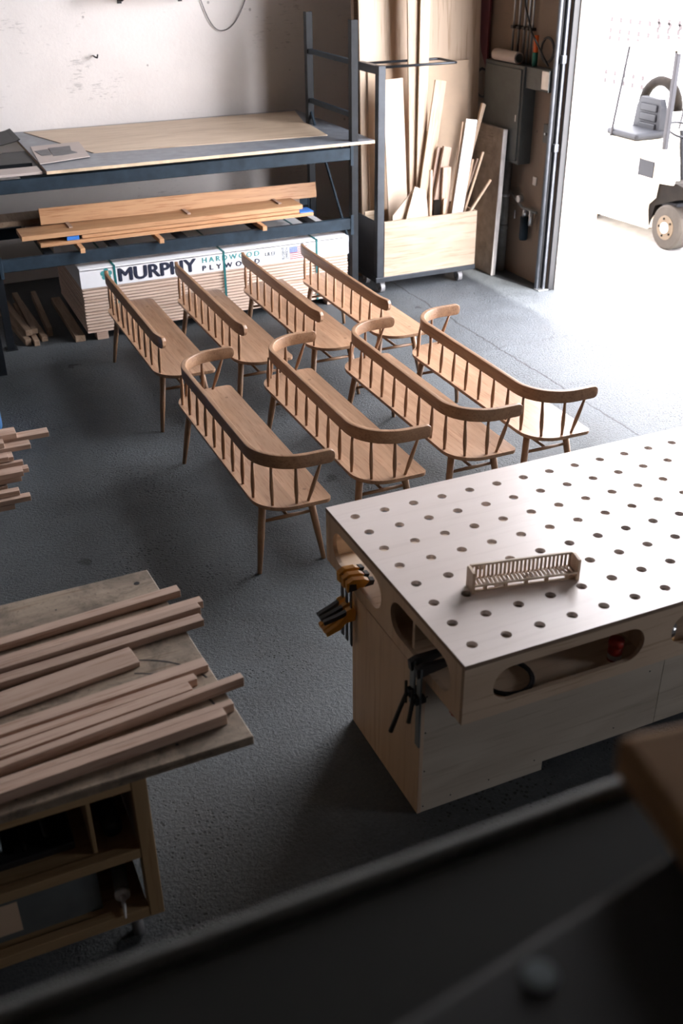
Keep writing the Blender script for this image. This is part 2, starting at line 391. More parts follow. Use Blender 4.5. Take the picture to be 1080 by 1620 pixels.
# whitewashed outer return of the far jamb
jm = struct(obj('trim_2', B(5.80, 6.04, YD-.035, YD+.30, 0, DH, .004), 'jamb'))
st_ = obj('red_stain', prism([(5.815, .30), (5.87, .27), (5.90, .55), (5.875, .92), (5.845, 1.0), (5.815, .62)], YD-.0365, YD-.0352, 'y'), plain('red_paint_stain', (.55, .16, .13), .8), jm)
st2 = obj('blue_stain', prism([(5.89, .27), (5.925, .28), (5.93, .45), (5.90, .47)], YD-.0365, YD-.0352, 'y'), plain('blue_paint_stain', (.28, .30, .42), .8), jm)
struct(obj('ground_outside', B(XO, 60, -30, 70, -.25, -.005), 'ground'))
# roller door guide
tr = struct(bpy.data.objects.new('trim_1', None)); C.objects.link(tr); tr.location = (5.70, 8.10, 0)
obj('guide_tube', T([(-.045, .03, 0), (-.045, .03, DH)], .021, 12), 'guide', tr, True)
obj('guide_channel', B(.0, .028, -.012, .016, 0, DH, .003), 'guide', tr)
obj('guide_back', B(-.02, .05, .022, .05, 0, DH, .002), 'black', tr)
obj('edge_angle', B(.038, .098, -.05, -.03, 0, DH, .002), 'black', tr)
for z in (1.28, 2.02, 2.75): obj('bracket', B(-.012, .034, -.02, .02, z, z+.07, .003), 'guide', tr)
obj('foot_plate', B(-.07, .07, -.05, .04, 0, .012, .003), 'chrome', tr)

# ------------------------------------------------------------------ perforated workbench
TZ, TX, TXE, TY0, TY1 = .96, 1.471, 3.90, 2.333, 3.519
wb = thing('workbench', 'pale birch plywood workbench with a top full of round dog holes', 'workbench', (TX, TY0, 0))
def L_(x, y, z): return (x-TX, y-TY0, z)
sp = .1383; hx0, hy0 = 1.553-TX, 2.429-TY0; LX, LY = TXE-TX, TY1-TY0; NX, NY = 17, 8; rh = .0205
bm = bmesh.new(); t0, t1 = TZ-.018, TZ
xs = [0]+[hx0+sp*(i+.5) for i in range(NX-1)]+[LX]; ys = [0]+[hy0+sp*(j+.5) for j in range(NY-1)]+[LY]
cache = {}
def vt(x, y, z):
    k = (round(x, 5), round(y, 5), z)
    if k not in cache: cache[k] = bm.verts.new((x, y, z))
    return cache[k]
for i in range(NX):
    for j in range(NY):
        x0, x1, y0, y1 = xs[i], xs[i+1], ys[j], ys[j+1]; cx, cy = hx0+sp*i, hy0+sp*j
        per = [(x0+(x1-x0)*k/4, y0) for k in range(4)]+[(x1, y0+(y1-y0)*k/4) for k in range(4)]+[(x1-(x1-x0)*k/4, y1) for k in range(4)]+[(x0, y1-(y1-y0)*k/4) for k in range(4)]
        cir = [(cx+rh*cos(-3*pi/4+2*pi*k/16), cy+rh*sin(-3*pi/4+2*pi*k/16)) for k in range(16)]
        for k in range(16):
            k2 = (k+1) % 16
            bm.faces.new((vt(*per[k], t1), vt(*per[k2], t1), vt(*cir[k2], t1), vt(*cir[k], t1)))
            bm.faces.new((vt(*per[k], t0), vt(*cir[k], t0), vt(*cir[k2], t0), vt(*per[k2], t0)))
            bm.faces.new((vt(*cir[k], t0), vt(*cir[k], t1), vt(*cir[k2], t1), vt(*cir[k2], t0)))
edges = [e for e in bm.edges if e.is_boundary and abs(e.verts[0].co.z-t1) < 1e-6 and abs(e.verts[1].co.z-t1) < 1e-6]
for e in edges:
    a, b2 = e.verts; bm.faces.new((a, b2, vt(b2.co.x, b2.co.y, t0), vt(a.co.x, a.co.y, t0)))
obj('perforated_top', bm, 'birch_top', wb)
bz, th = .70, .018
front = plate([(0, bz), (LX, bz), (LX, t0), (0, t0)], [stadium(.119+.77*k, .764+.77*k, .751, .90) for k in range(3)], 0, th, 'y')
obj('front_panel', front, 'birch_x', wb)
obj('back_panel', plate([(0, bz), (LX, bz), (LX, t0), (0, t0)], [stadium(.119+.77*k, .764+.77*k, .751, .90) for k in range(3)], LY-th, LY, 'y'), 'birch_x', wb)
endp = lambda a: plate([(th, bz), (LY-th, bz), (LY-th, t0), (th, t0)], [stadium(.088, .560, .751, .90), stadium(.642, 1.115, .751, .90)], a, a+th, 'x')
obj('end_panel', endp(.0), 'birch_side', wb); obj('end_panel', endp(LX-th), 'birch_side', wb)
obj('bottom_panel', B(th, LX-th, th, LY-th, bz, bz+.018), 'birch_x', wb)
for k in range(2): obj('inner_rib', B(th, LX-th, .40*(k+1)-.009, .40*(k+1)+.009, bz+.018, t0), 'birch_x', wb) if k == 0 else obj('inner_rib', B(th, LX-th, .60, .618, bz+.018, t0), 'birch_x', wb)
for k in (1, 2): obj('cross_rib', B(.055+.77*k-.009, .055+.77*k+.009, th, .39, bz+.018, t0), 'birch_side', wb)
# dark ply edges of the skin
obj('corner_edge', B(-.0008, .0, .0, .017, bz, t0), 'plyedge', wb)
obj('top_edge', B(.0, LX, -.0008, .0, t0, TZ-.001), 'plyedge', wb); obj('top_edge', B(-.0008, .0, .0, LY, t0, TZ-.001), 'plyedge', wb)
# cabinet underneath
CY0, CY1 = 2.62-TY0, 3.243-TY0
cb = thing('workbench_cabinet', 'plywood base cabinet carrying the perforated bench top', 'cabinet', (TX, 2.62, 0))
cd = CY1-CY0
obj('end_panel', B(-.003, .015, 0, cd, 0, bz, .001), 'birch_side', cb); obj('end_panel', B(LX-.25, LX-.232, 0, cd, 0, bz, .001), 'birch_side', cb)
obj('front_panel', plate([(.0155, 0), (.592, 0), (.592, .048), (1.17, .048), (1.17, bz), (.0155, bz)], [], .002, .02, 'y'), 'cab_front', cb)
obj('front_panel', B(1.172, LX-.25, .002, .02, .048, bz, .001), 'cab_front', cb)
obj('back_panel', B(.0155, LX-.25, cd-.02, cd-.002, .048, bz), 'cab_front', cb)
obj('toe_board', B(.62, LX-.26, .08, .098, 0, .10), 'cab_front', cb)
for x, z in ((.022, .42), (.024, .22), (.024, .03), (.022, .60), (.15, .04), (.33, .05), (.55, .07), (.30, .66), (.95, .10), (1.10, .36)):
    o = obj('screw', T([(x, .003, z), (x, .0005, z)], .0035, 8, Vector((1, 0, 0))), 'black', cb)

# slatted jig standing on the table
jg = thing('slatted_jig', 'comb-like slatted wooden jig standing on the perforated bench top', 'jig', (1.705, 2.690, TZ), radians(-11.6))
JL, JD, JH = .425, .062, .092
def jend(x):
    o = obj('end_piece', prism(rounded(0, JD+.008, 0, JH, [.003, .018, .003, .003], 3), x-.005, x+.005, 'x'), 'lumber_z', jg)
jend(.005); jend(JL-.005)
obj('top_rail', B(.01, JL-.01, JD-.004, JD+.008, JH-.009, JH, .002), 'birch_x', jg)
obj('middle_rail', B(.01, JL-.01, .0, .008, .030, .038, .001), 'birch_x', jg)
obj('bottom_rail', B(.01, JL-.01, .012, .022, 0.0, .008, .001), 'birch_x', jg)
obj('rear_rail', B(.01, JL-.01, JD-.003, JD+.005, .026, .034, .001), 'birch_x', jg)
slat = B(-.0042, .0042, JD-.002, JD+.004, .034, JH-.009).copy(); me_s = bpy.data.meshes.new('slat'); slat.to_mesh(me_s); me_s.materials.append(M['lumber_z'])
bm2 = B(-.0042, .0042, .008, JD-.003, .029, .035); me_f = bpy.data.meshes.new('floor_slat'); bm2.to_mesh(me_f); me_f.materials.append(M['lumber_z'])
NS = 25
for k in range(NS):
    x = .018+(JL-.036)*k/(NS-1); sub('slat', me_s, jg, (x, 0, 0)); sub('floor_slat', me_f, jg, (x, 0, 0))
for k in range(5): obj('post', B(.05+k*.081, .062+k*.081, .010, .022, .008, .034), 'lumber_z', jg)

# things kept inside the table: coiled cord, red-lidded jar, tube, tin
def coil(cx, cy, z, r, n, rr, tilt=0.0, axis='z'):
    pts = []
    for i in range(int(26*n)):
        a = 2*pi*i/26; q = r*(1+.05*sin(a*.37+n)); h = .002*i/26
        if axis == 'z': pts.append((cx+q*cos(a), cy+q*sin(a), z+h+rr+tilt*sin(a)))
        else: pts.append((cx+h, cy+q*cos(a), z+q*sin(a)))
    return T(pts, rr, 6)
tag(obj('cord', coil(1.735, 2.47, bz+.018, .095, 3.4, .006, .003), 'black', None, True), 'black cord coiled inside the left front slot of the workbench', 'cord')
jar = thing('jar', 'red-lidded jar inside the front slot of the workbench', 'jar', (2.165, 2.40, bz+.018))
obj('body', T([(0, 0, 0), (0, 0, .062)], .026, 20), 'red', jar, True); obj('label', T([(0, 0, .008), (0, 0, .048)], .0266, 20), 'white', jar, True)
obj('lid', T([(0, 0, .063), (0, 0, .09)], [.0285, .0285], 20), 'red', jar, True); obj('red_band', T([(0, 0, .03), (0, 0, .048)], .0268, 20), 'red', jar, True)
tag(obj('tube', T([(1.90, 2.62, .742), (2.06, 2.60, .742), (2.075, 2.599, .742), (2.10, 2.596, .742)], [.02, .02, .008, .004], 14), 'white', None, True), 'white sealant tube lying inside the workbench', 'tube')
tn = thing('tin', 'small tin with amber base inside the second front slot of the workbench', 'tin', (2.405, 2.40, bz+.018))
obj('amber_base', T([(0, 0, 0), (0, 0, .045)], .03, 18), 'yellow', tn, True); obj('steel_lid', T([(0, 0, .0455), (0, 0, .085)], .031, 18), 'chrome', tn, True)

# trigger clamps hung on the end panel
def trigger_clamp(y, dz, yaw, label):
    t = thing('trigger_clamp', label, 'clamp', (TX, y, .752+dz), yaw, 'yellow trigger clamps on the bench end')
    obj('bar', B(-.030, -.024, -.010, .010, -.30, .02, .001), 'black', t)
    jaw = obj('fixed_jaw', prism([(-.045, -.02), (-.02, -.012), (.055, .001), (.06, .018), (.03, .034), (-.02, .04), (-.048, .025)], -.013, .013, 'y'), 'yellow', t)
    obj('jaw_pad', prism([(.028, -.003), (.066, .002), (.072, .022), (.052, .026)], -.015, .015, 'y'), 'black', jaw)
    obj('jaw_grip', prism([(-.04, -.016), (-.005, -.012), (-.008, .018), (-.036, .022)], -.0145, .0145, 'y'), 'black', jaw)
    bd = obj('trigger_body', prism([(-.05, -.17), (-.012, -.165), (-.008, -.12), (-.02, -.10), (-.05, -.11)], -.012, .012, 'y'), 'yellow', t)
    obj('handle', prism([(-.045, -.165), (-.075, -.20), (-.135, -.225), (-.14, -.205), (-.09, -.175), (-.05, -.13)], -.011, .011, 'y'), 'yellow', bd)
    obj('trigger', prism([(-.05, -.135), (-.09, -.15), (-.145, -.165), (-.15, -.148), (-.09, -.13), (-.05, -.115)], -.010, .010, 'y'), 'black', bd)
    return t
trigger_clamp(3.292, .002, .10, 'yellow trigger clamp farthest along the workbench end slot')
trigger_clamp(3.246, .002, .0, 'middle one of three yellow trigger clamps on the workbench end')
trigger_clamp(3.200, .002, -.12, 'yellow trigger clamp nearest the camera of three on the workbench end')
# dark bar clamps hooked in the near slot
def bar_clamp(y, L, yaw, tilt, label):
    t = thing('bar_clamp', label, 'clamp', (TX, y, .752), yaw, 'dark bar clamps on the bench end')
    obj('bar', B(-.036, -.028, -.016, .016, -L, .03, .001), 'bar_steel', t)
    obj('fixed_arm', prism([(-.045, -.012), (.085, .012), (.09, .035), (-.02, .04), (-.05, .03)], -.011, .011, 'y'), 'black', t)
    ar = obj('sliding_arm', prism([(-.05, -.135), (-.008, -.13), (-.008, -.108), (-.02, -.10), (-.05, -.10)], -.013, .013, 'y'), 'black', t)
    obj('screw', T([(-.06, 0, -.16), (-.06, 0, -.06)], .006, 8), 'black', ar)
    hd = T([(-.058, 0, -.12), (-.07, tilt*.4, -.20), (-.09 if tilt else -.072, tilt, -.335 if tilt else -.215)], [.008, .0085, .010], 10); obj('handle', hd, 'black', t, True)
    return t
bar_clamp(2.64, .18, .05, .055, 'black bar clamp with long slanted handle hooked in the bench end')
c2 = bar_clamp(2.585, .345, -.03, 0, 'bar clamp with long hanging steel bar hooked in the bench end')
rh_ = thing('red_hook_handle', 'red plastic handle hanging under the near corner of the bench', 'handle', (1.53, 2.50, .60))
obj('grip', T([(0, 0, .0985), (0, 0, .03), (0, 0, .01)], [.011, .011, .009], 12), 'red', rh_, True)
obj('hook', T([(0, 0, .012), (.0, -.004, .0), (.008, -.008, -.008), (.016, -.01, -.002), (.018, -.01, .01)], .0045, 8), 'red', rh_, True)
obj('label', B(-.002, .0125, -.0125, -.009, .018, .045), 'white', rh_)

# ------------------------------------------------------------------ oak benches
def seat_bm():
    out = rounded(-.203, .20, -.855, .855, [.035, .035, .19, .19], 10)
    bm = prism(out, .424, .45)
    ed = [e for e in bm.edges if abs(e.verts[0].co.z-e.verts[1].co.z) < 1e-5]
    low = [e for e in ed if e.verts[0].co.z < .43]; up = [e for e in ed if e.verts[0].co.z > .44]
    bmesh.ops.bevel(bm, geom=up, offset=.003, segments=2, affect='EDGES', profile=.5)
    low = [e for e in bm.edges if abs(e.verts[0].co.z-.424) < 1e-5 and abs(e.verts[1].co.z-.424) < 1e-5]
    bmesh.ops.bevel(bm, geom=low, offset=.010, segments=2, affect='EDGES', profile=.5)
    return bm
def sweep_rail(path, t, zc_h):
    """path: list of (x,y); zc_h(i): (z0,z1) per point"""
    bm = bmesh.new(); rows = []; n = len(path)
    P = [Vector((x, y, 0)) for x, y in path]
    for i, p in enumerate(P):
        tg = (P[min(i+1, n-1)]-P[max(i-1, 0)]).normalized(); nr = Vector((tg.y, -tg.x, 0)); z0, z1 = zc_h(i)
        h = t/2; r = min(.0045, (z1-z0)*.4); sec = []
        for sx, sz, a0 in ((1, 0, -pi/2), (1, 1, 0), (-1, 1, pi/2), (-1, 0, pi)):
            for k in range(4):
                a = a0+pi/2*k/3; sec.append((sx*(h-r)+r*cos(a), (z0+r if sz == 0 else z1-r)+r*sin(a)))
        rows.append([bm.verts.new(p+nr*u+Vector((0, 0, v))) for u, v in sec])
    k = len(rows[0])
    for a, b2 in zip(rows, rows[1:]):
        for i in range(k): bm.faces.new((a[i], a[(i+1) % k], b2[(i+1) % k], b2[i]))
    bm.faces.new(rows[0][::-1]); bm.faces.new(rows[-1]); return bm
def endround(path, z0, z1, rl):
    d = [0]
    for a, b2 in zip(path, path[1:]): d.append(d[-1]+math.hypot(b2[0]-a[0], b2[1]-a[1]))
    Ltot = d[-1]
    def f(i):
        e = min(d[i], Ltot-d[i]); k = 1.0
        if e < rl: k = math.sqrt(max(0.0, 1-(1-e/rl)**2))
        zc = (z0+z1)/2; h = (z1-z0)/2*(.35+.65*k); return (zc-h, zc+h)
    return f
def seg(a, b2, n): return [(a[0]+(b2[0]-a[0])*i/n, a[1]+(b2[1]-a[1])*i/n) for i in range(n)]
def spindle(bm, a, b2, r0=.0080, r1=.0125, n=10):
    a, b2 = Vector(a), Vector(b2); ks = (0, .12, .3, .42, .6, .8, 1)
    rr = (r0, r0*1.12, r1*.97, r1, r1*.93, r0*1.15, r0)
    tube(bm, [a.lerp(b2, k) for k in ks], list(rr), n, Vector((1, 0, 0)))
ZR0, ZR1 = .652, .728
def arc_path():
    xb, ye, R, xt = -.172, .822, .25, .226
    p = []
    tip = [(xt-.03*(1-(1-k/6)**1), -ye) for k in range(7)]
    p += tip + seg((xt-.03, -ye), (xb+R, -ye), 6)[1:]
    p += [(xb+R-R*sin(pi/2*k/12), -ye+R-R*cos(pi/2*k/12)) for k in range(13)]
    p += seg((xb, -ye+R), (xb, ye-R), 14)[1:]
    q = [(x, -y) for x, y in p if y < -ye+R+.0001][::-1]
    return p+q
def make_bench(kind):
    t = thing('oak_bench', 'x', 'bench')
    smooth_by_angle(obj('seat', seat_bm(), 'oak_seat', t), 30)
    tops = {}
    for sx in (-1, 1):
        for sy in (-1, 1):
            a = (sx*.193, sy*.732, 0); b2 = (sx*.133, sy*.672, .426)
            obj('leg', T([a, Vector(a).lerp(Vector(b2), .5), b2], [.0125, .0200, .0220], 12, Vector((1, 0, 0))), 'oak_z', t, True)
    k = .30/.426; lx, ly = .193-.06*k, .732-.06*k
    for sy in (-1, 1):
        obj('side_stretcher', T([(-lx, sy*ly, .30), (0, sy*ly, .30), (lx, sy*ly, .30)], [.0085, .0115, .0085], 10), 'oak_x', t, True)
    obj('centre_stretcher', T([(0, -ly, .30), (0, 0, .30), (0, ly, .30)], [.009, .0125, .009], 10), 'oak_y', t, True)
    if kind == 'arm':
        path = arc_path()
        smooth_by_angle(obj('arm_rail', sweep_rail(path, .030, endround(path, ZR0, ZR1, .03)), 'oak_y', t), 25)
        sp_ = [((-.183, -.668+.167*i, .449), (-.174, (-.668+.167*i)*.985, ZR0+.004)) for i in range(9)]
        for s in (-1, 1):
            sp_ += [((-.120, s*.795, .449), (-.108, s*.762, ZR0+.006)), ((.005, s*.828, .449), (.008, s*.822, ZR0+.004)), ((.07, s*.828, .449), (.150, s*.822, ZR0+.006))]
    else:
        n = 40; path = []
        for i in range(n+1):
            u = -1+2*i/n; e = max(0, abs(u)-.82)/.18
            path.append((-.172+.028*e*e, u*.848))
        path = [(path[0][0]+.0005, -.848)]+path[1:-1]+[path[-1]]
        fine = []
        for a, b2 in zip(path, path[1:]): fine += seg(a, b2, 4)
        fine.append(path[-1])
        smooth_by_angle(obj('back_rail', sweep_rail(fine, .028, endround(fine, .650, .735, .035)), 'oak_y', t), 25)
        sp_ = [((-.180 if 0 < i < 9 else -.168, -.742+.165*i, .449), (-.173 if 0 < i < 9 else -.160, -.752+.1671*i, .654)) for i in range(10)]
    for a, b2 in sp_:
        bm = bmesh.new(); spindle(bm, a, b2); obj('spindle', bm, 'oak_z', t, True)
    for i, (x, y) in enumerate(((.10, -.70), (.11, .66))):
        obj('knot', T([(x, y, .4495), (x, y, .4503)], .011, 12), plain('dark_knot', (.26, .16, .10), .6) if 'knot' not in M else M['knot'], t)
    return t
M['knot'] = plain('dark_knot', (.27, .165, .105), .6)
def dup(root, loc, rz, label, group):
    r = root.copy(); C.objects.link(r); r.location = loc; r.rotation_euler = (0, 0, rz); r['label'] = label; r['group'] = group
    for ch in root.children:
        c = ch.copy(); C.objects.link(c); c.parent = r
    return r
armb = make_bench('arm'); strb = make_bench('straight')
fr = [(1.690, 5.279, 0, 'oak bench with wraparound arm rail at the left end of the front row'),
      (2.292, 5.325, 0, 'second wraparound-arm oak bench from the left in the front row'),
      (2.898, 5.352, 0, 'third wraparound-arm oak bench from the left in the front row'),
      (3.440, 5.385, 0, 'wraparound-arm oak bench nearest the open doorway in the front row')]
bk = [(1.690, 7.280, 0, 'straight-backed oak bench at the left end of the back row'),
      (2.262, 7.275, 0, 'second straight-backed oak bench from the left in the back row'),
      (2.842, 7.300, 0, 'third straight-backed oak bench from the left in the back row'),
      (3.385, 7.320, 0, 'straight-backed oak bench nearest the lumber cart in the back row')]
for base, spots, grp in ((armb, fr, 'oak benches in the front row'), (strb, bk, 'oak benches in the back row')):
    for i, (x, y, rz, lb) in enumerate(spots):
        if i: dup(base, (x, y, 0), rz, lb, grp)
        else: base.location = (x, y, 0); base['label'] = lb; base['group'] = grp

# ------------------------------------------------------------------ strapped plywood bundle
pb = thing('plywood_bundle', 'strapped bundle of plywood sheets under a white printed cover', 'plywood', (1.412, 8.576, 0))
PW, PD, z0s, pitch, nsh = 2.44, 1.22, .072, .0268, 20
mes = []
for k in range(3):
    bm = B(0, PW, 0, PD, 0, .0185); me = bpy.data.meshes.new('plywood_sheet'); bm.to_mesh(me); me.materials.append(M['stack_sheet']); mes.append(me)
for k in range(nsh):
    o = sub('plywood_sheet', mes[k % 3], pb, (random.uniform(-.003, .003), random.uniform(-.002, .003), z0s+k*pitch))
obj('core_sheet', B(.014, PW-.014, .014, PD-.014, z0s+.001, z0s+nsh*pitch-.004), 'plyedge', pb)
zt = z0s+nsh*pitch
for x in (.12, 1.2, 2.28):
    for y in (0.0, .55, 1.1): obj('runner_block', B(x-.05, x+.05, y+.005, y+.11, 0, z0s, .003), 'lumber_x', pb)
cv = obj('cover', B(-.008, PW+.008, -.008, PD+.008, zt-.002, zt+.018, .004), 'cover', pb)
obj('cover_lip', B(-.008, PW+.008, -.008, -.0045, zt-.145, zt+.010, .001), 'cover', pb)
obj('cover_lip', B(PW+.0045, PW+.008, -.004, PD, zt-.145, zt+.010, .001), 'cover', pb)
obj('cover_lip', B(-.008, -.0045, -.004, PD, zt-.145, zt+.010, .001), 'cover', pb)
for x in (.285, 1.25, 2.13):
    s_ = bmesh.new(); box(s_, x-.009, x+.009, -.0115, -.0085, z0s, zt+.021); box(s_, x-.009, x+.009, -.0115, PD+.0115, zt+.0185, zt+.021); box(s_, x-.009, x+.009, PD+.0085, PD+.0115, z0s, zt+.021)
    obj('strap', s_, 'teal', pb)
yl = -.0085
def tx(x): return x-1.412
textmesh('MURPHY', 'navy_ink', pb, tx(1.730), tx(2.404), .489, .598, yl, bold=.0075, label='large dark word MURPHY on the white cover')
textmesh('HARDWOOD', 'teal_ink', pb, tx(2.466), tx(2.990), .553, .597, yl, spacing=1.45, bold=.0018, label='teal word HARDWOOD on the white cover')
textmesh('PLYWOOD', 'navy_ink', pb, tx(2.464), tx(2.990), .484, .527, yl, spacing=1.9, bold=.0022, label='dark word PLYWOOD on the white cover')
textmesh('ULEF', 'grey_ink', pb, tx(3.048), tx(3.148), .539, .571, yl, bold=.0013, label='small grey letters ULEF')
textmesh('EUGENE', 'grey_ink', pb, tx(3.206), tx(3.230), .489, .596, yl, rot=1, bold=.001); textmesh('OREGON', 'grey_ink', pb, tx(3.240), tx(3.264), .489, .596, yl, rot=1, bold=.001)
fl = obj('flag_canton', B(tx(3.278), tx(3.355), yl-.0015, yl, .538, .592), 'blue_ink', pb, None); fl['label'] = 'blue starred corner of the printed flag'
for i in range(7):
    z = .482+i*.0166; obj('flag_stripe', B(tx(3.278 if z < .535 else 3.357), tx(3.452), yl-.0015, yl, z, z+.0083), 'red_ink', pb)
st = bmesh.new()
for i in range(5):
    for j in range(4): x = tx(3.286+i*.0145); z = .544+j*.012; box(st, x, x+.005, yl-.0022, yl-.0014, z, z+.005)
obj('flag_stars', st, 'white', pb)
lg = bmesh.new()
for i in range(5):
    a = pi/2+2*pi*i/5; cx, cz = tx(1.625)+.030*cos(a), .565+.030*sin(a)
    v0 = [lg.verts.new((cx+.021*cos(b2*pi/7), yl-.001-i*.0001, cz+.021*sin(b2*pi/7))) for b2 in range(14)]; lg.faces.new(v0)
v0 = [lg.verts.new((tx(1.625)+.026*cos(b2*pi/7), yl-.0016, .565+.026*sin(b2*pi/7))) for b2 in range(14)]; lg.faces.new(v0)
lo = obj('logo', lg, 'teal_ink', pb); lo['label'] = 'teal five-lobed flower emblem'
obj('logo_mark', prism([(tx(1.612), .552), (tx(1.618), .576), (tx(1.626), .560), (tx(1.634), .580), (tx(1.640), .556), (tx(1.633), .563), (tx(1.626), .548), (tx(1.620), .562)], yl-.0024, yl-.0017, 'y'), 'white', pb)
for x0, x1, z in ((3.72, 3.80, .545), (3.72, 3.79, .535), (3.75, 3.80, .590), (3.60, 3.66, .56), (3.60, 3.67, .55)):
    obj('fine_print', B(tx(x0), tx(x1), yl-.0012, yl, z, z+.005), 'grey_ink', pb)

# ------------------------------------------------------------------ pallet rack
rk = thing('pallet_rack', 'blue-grey steel pallet rack against the white wall', 'rack', (.72, 8.65, 0))
X1r = 3.995-.72
def post(x, y): 
    bm = bmesh.new(); box(bm, x, x+.06, y, y+.012, 0, 2.40); box(bm, x, x+.010, y+.012, y+.07, 0, 2.40); box(bm, x+.05, x+.06, y+.012, y+.07, 0, 2.40)
    return obj('post', bm, 'steel_dark', rk)
for x in (.02, X1r-.06):
    for y in (0, 1.0): post(x, y)
    for z in (.35, 1.62, 2.05): obj('cross_brace', B(x+.012, x+.048, .05, 1.02, z, z+.04), 'steel_blue', rk)
    obj('cross_brace', T([(x+.03, .05, .4), (x+.03, 1.02, 1.55)], .014, 6), 'steel_blue', rk)
    obj('foot_plate', B(x-.02, x+.08, -.02, .09, 0, .006), 'steel_dark', rk)
for z0, z1 in ((1.275, 1.378), (.66, .760)):
    for y in (-.012, 1.02):
        b_ = obj('beam', B(.08, X1r-.06, y, y+.05, z0, z1, .004), 'steel_blue', rk)
        for x in (.075, X1r-.07): obj('beam_plate', B(x-.01, x+.018, y-.006, y+.0, z0-.05, z1+.03, .002), 'steel_blue', b_)
for x in (.45, 1.0, 1.6, 2.3, 2.8):
    obj('cross_bar', B(x, x+.07, .035, 1.02, .72, .757), 'steel_dark', rk); obj('cross_bar', B(x, x+.07, .035, 1.02, 1.338, 1.375), 'steel_dark', rk)
obj('shim', B(.35, X1r-.15, .03, 1.05, 1.3785, 1.3995), 'steel_dark', rk)
# shelf boards
gb = thing('melamine_sheet', 'grey laminated particle board sheet across the top of the rack', 'sheet', (1.27, 8.63, 1.40))
nt_ = [[(2.658, .012), (2.732, .012), (2.732, .10), (2.658, .10)], [(2.658, 1.01), (2.732, 1.01), (2.732, 1.10), (2.658, 1.10)]]
obj('grey_face', plate([(0, 0), (2.88, 0), (2.88, 1.88), (0, 1.88)], nt_, .024, .0275, 'z'), 'melamine', gb); obj('particle_core', plate([(0, -.002), (2.88, -.002), (2.88, 1.88), (0, 1.88)], nt_, 0, .024, 'z'), 'particle', gb)
zt_ = 1.4275
tag(obj('thin_plywood', prism([(1.38, 10.45), (1.76, 9.17), (3.86, 9.02), (3.925, 9.60), (3.925, 9.75), (4.10, 10.42)], zt_, zt_+.006), 'birch_x'), 'thin pale plywood panel lying on the grey rack sheet', 'panel')
tag(obj('cardboard_piece', prism([(1.262, 8.87), (1.695, 9.0), (1.745, 9.70), (1.315, 9.66)], zt_+.0065, zt_+.012), 'greyboard'), 'square of pinkish card on the left end of the rack sheet', 'card')
tag(obj('sandpaper_sheet', prism([(1.50, 9.14), (1.63, 9.19), (1.60, 9.30), (1.63, 9.52), (1.44, 9.50), (1.42, 9.14)], zt_+.0125, zt_+.016), 'sandpaper'), 'grey sandpaper sheet lying on the pinkish card', 'sandpaper')
tag(obj('sandpaper_sheet', prism([(1.335, 9.19), (1.415, 9.20), (1.43, 9.46), (1.31, 9.42)], zt_+.0125, zt_+.015), 'sandpaper'), 'smaller torn grey sandpaper piece at the left of the other on the card', 'sandpaper')
tag(obj('shelf_board', B(.50, 1.24, 8.66, 8.90, 1.4, 1.42, .002), 'greyboard'), 'pale board end on the rack top left of the grey sheet', 'board')
tag(obj('shelf_board', B(.45, 1.22, 9.0, 9.5, 1.4, 1.43, .002), 'steel_dark'), 'dark board on the rack top left of the grey sheet', 'board')
tag(obj('bent_sheet', prism([(.9, 1.43), (1.1, 1.432), (1.22, 1.455), (1.262, 1.47), (1.262, 1.476), (1.22, 1.461), (1.1, 1.438), (.9, 1.436)], 9.85, 10.45, 'y'), 'steel_dark'), 'dark bent sheet curling up at the back left of the rack', 'sheet')
# lumber on the lower shelf
for i, (x, nm) in enumerate(((1.44, 'leftmost'), (2.11, 'middle'), (3.04, 'rightmost'))):
    tag(obj('spacer_stick', B(x, x+.04, 8.58, 9.45, .760, .800, .002), 'oak_plank'), f'{nm} short oak spacer stick under the lumber on the rack', 'stick', 'spacer sticks on the rack')
tag(obj('oak_board', B(1.15, 3.59, 8.74, 8.92, .8005, .829, .002), 'oak_plank'), 'lowest flat oak board in the lumber stack on the rack', 'board', 'oak boards on the rack')
tag(obj('oak_board', B(1.50, 3.46, 8.76, 8.95, .8335, .862, .002), 'oak_plank'), 'middle flat oak board with blue tape in the rack lumber stack', 'board', 'oak boards on the rack')
tag(obj('oak_board', B(1.01, 3.49, 8.75, 9.04, .8665, .905, .002), 'oak_plank'), 'wide top flat oak board in the rack lumber stack', 'board', 'oak boards on the rack')
tag(obj('blue_tape_strip', B(1.375, 1.475, 8.757, 8.95, .831, .8625), 'blue_tape'), 'blue tape wrapped at the left of the oak boards on the rack', 'tape')
tag(obj('blue_tape_strip', B(3.47, 3.60, 8.76, 8.92, .8295, .836), 'blue_tape'), 'blue tape at the right end of the oak boards on the rack', 'tape')
tag(obj('backing_board', B(1.1, 3.6, 9.10, 9.40, .802, .88, .002), 'lumber_x'), 'rough board behind the oak boards on the rack', 'board')
bd = board3('oak_board', (1.22, 9.065, .9755), (3.75, 9.065, .945+.0055), .135, .026, 'oak_plank_z', Vector((0, -1, .18)))
tag(bd, 'tall oak board standing on edge above the rack lumber stack', 'board', 'oak boards on the rack')
for x in (1.42, 2.45, 3.3): tag(obj('sticker', B(x, x+.03, 8.86, 9.3, .9055, .9135+.001), 'lumber_x'), f'thin sticker under the upright oak board, {dict(zip((1.42,2.45,3.3),("left","middle","right")))[x]} one', 'sticker')
tag(obj('dark_plank', B(.9, 1.5, 9.2, 9.5, .885, .93, .002), 'lumber_y'), 'short dark plank behind the left end of the oak boards', 'plank')
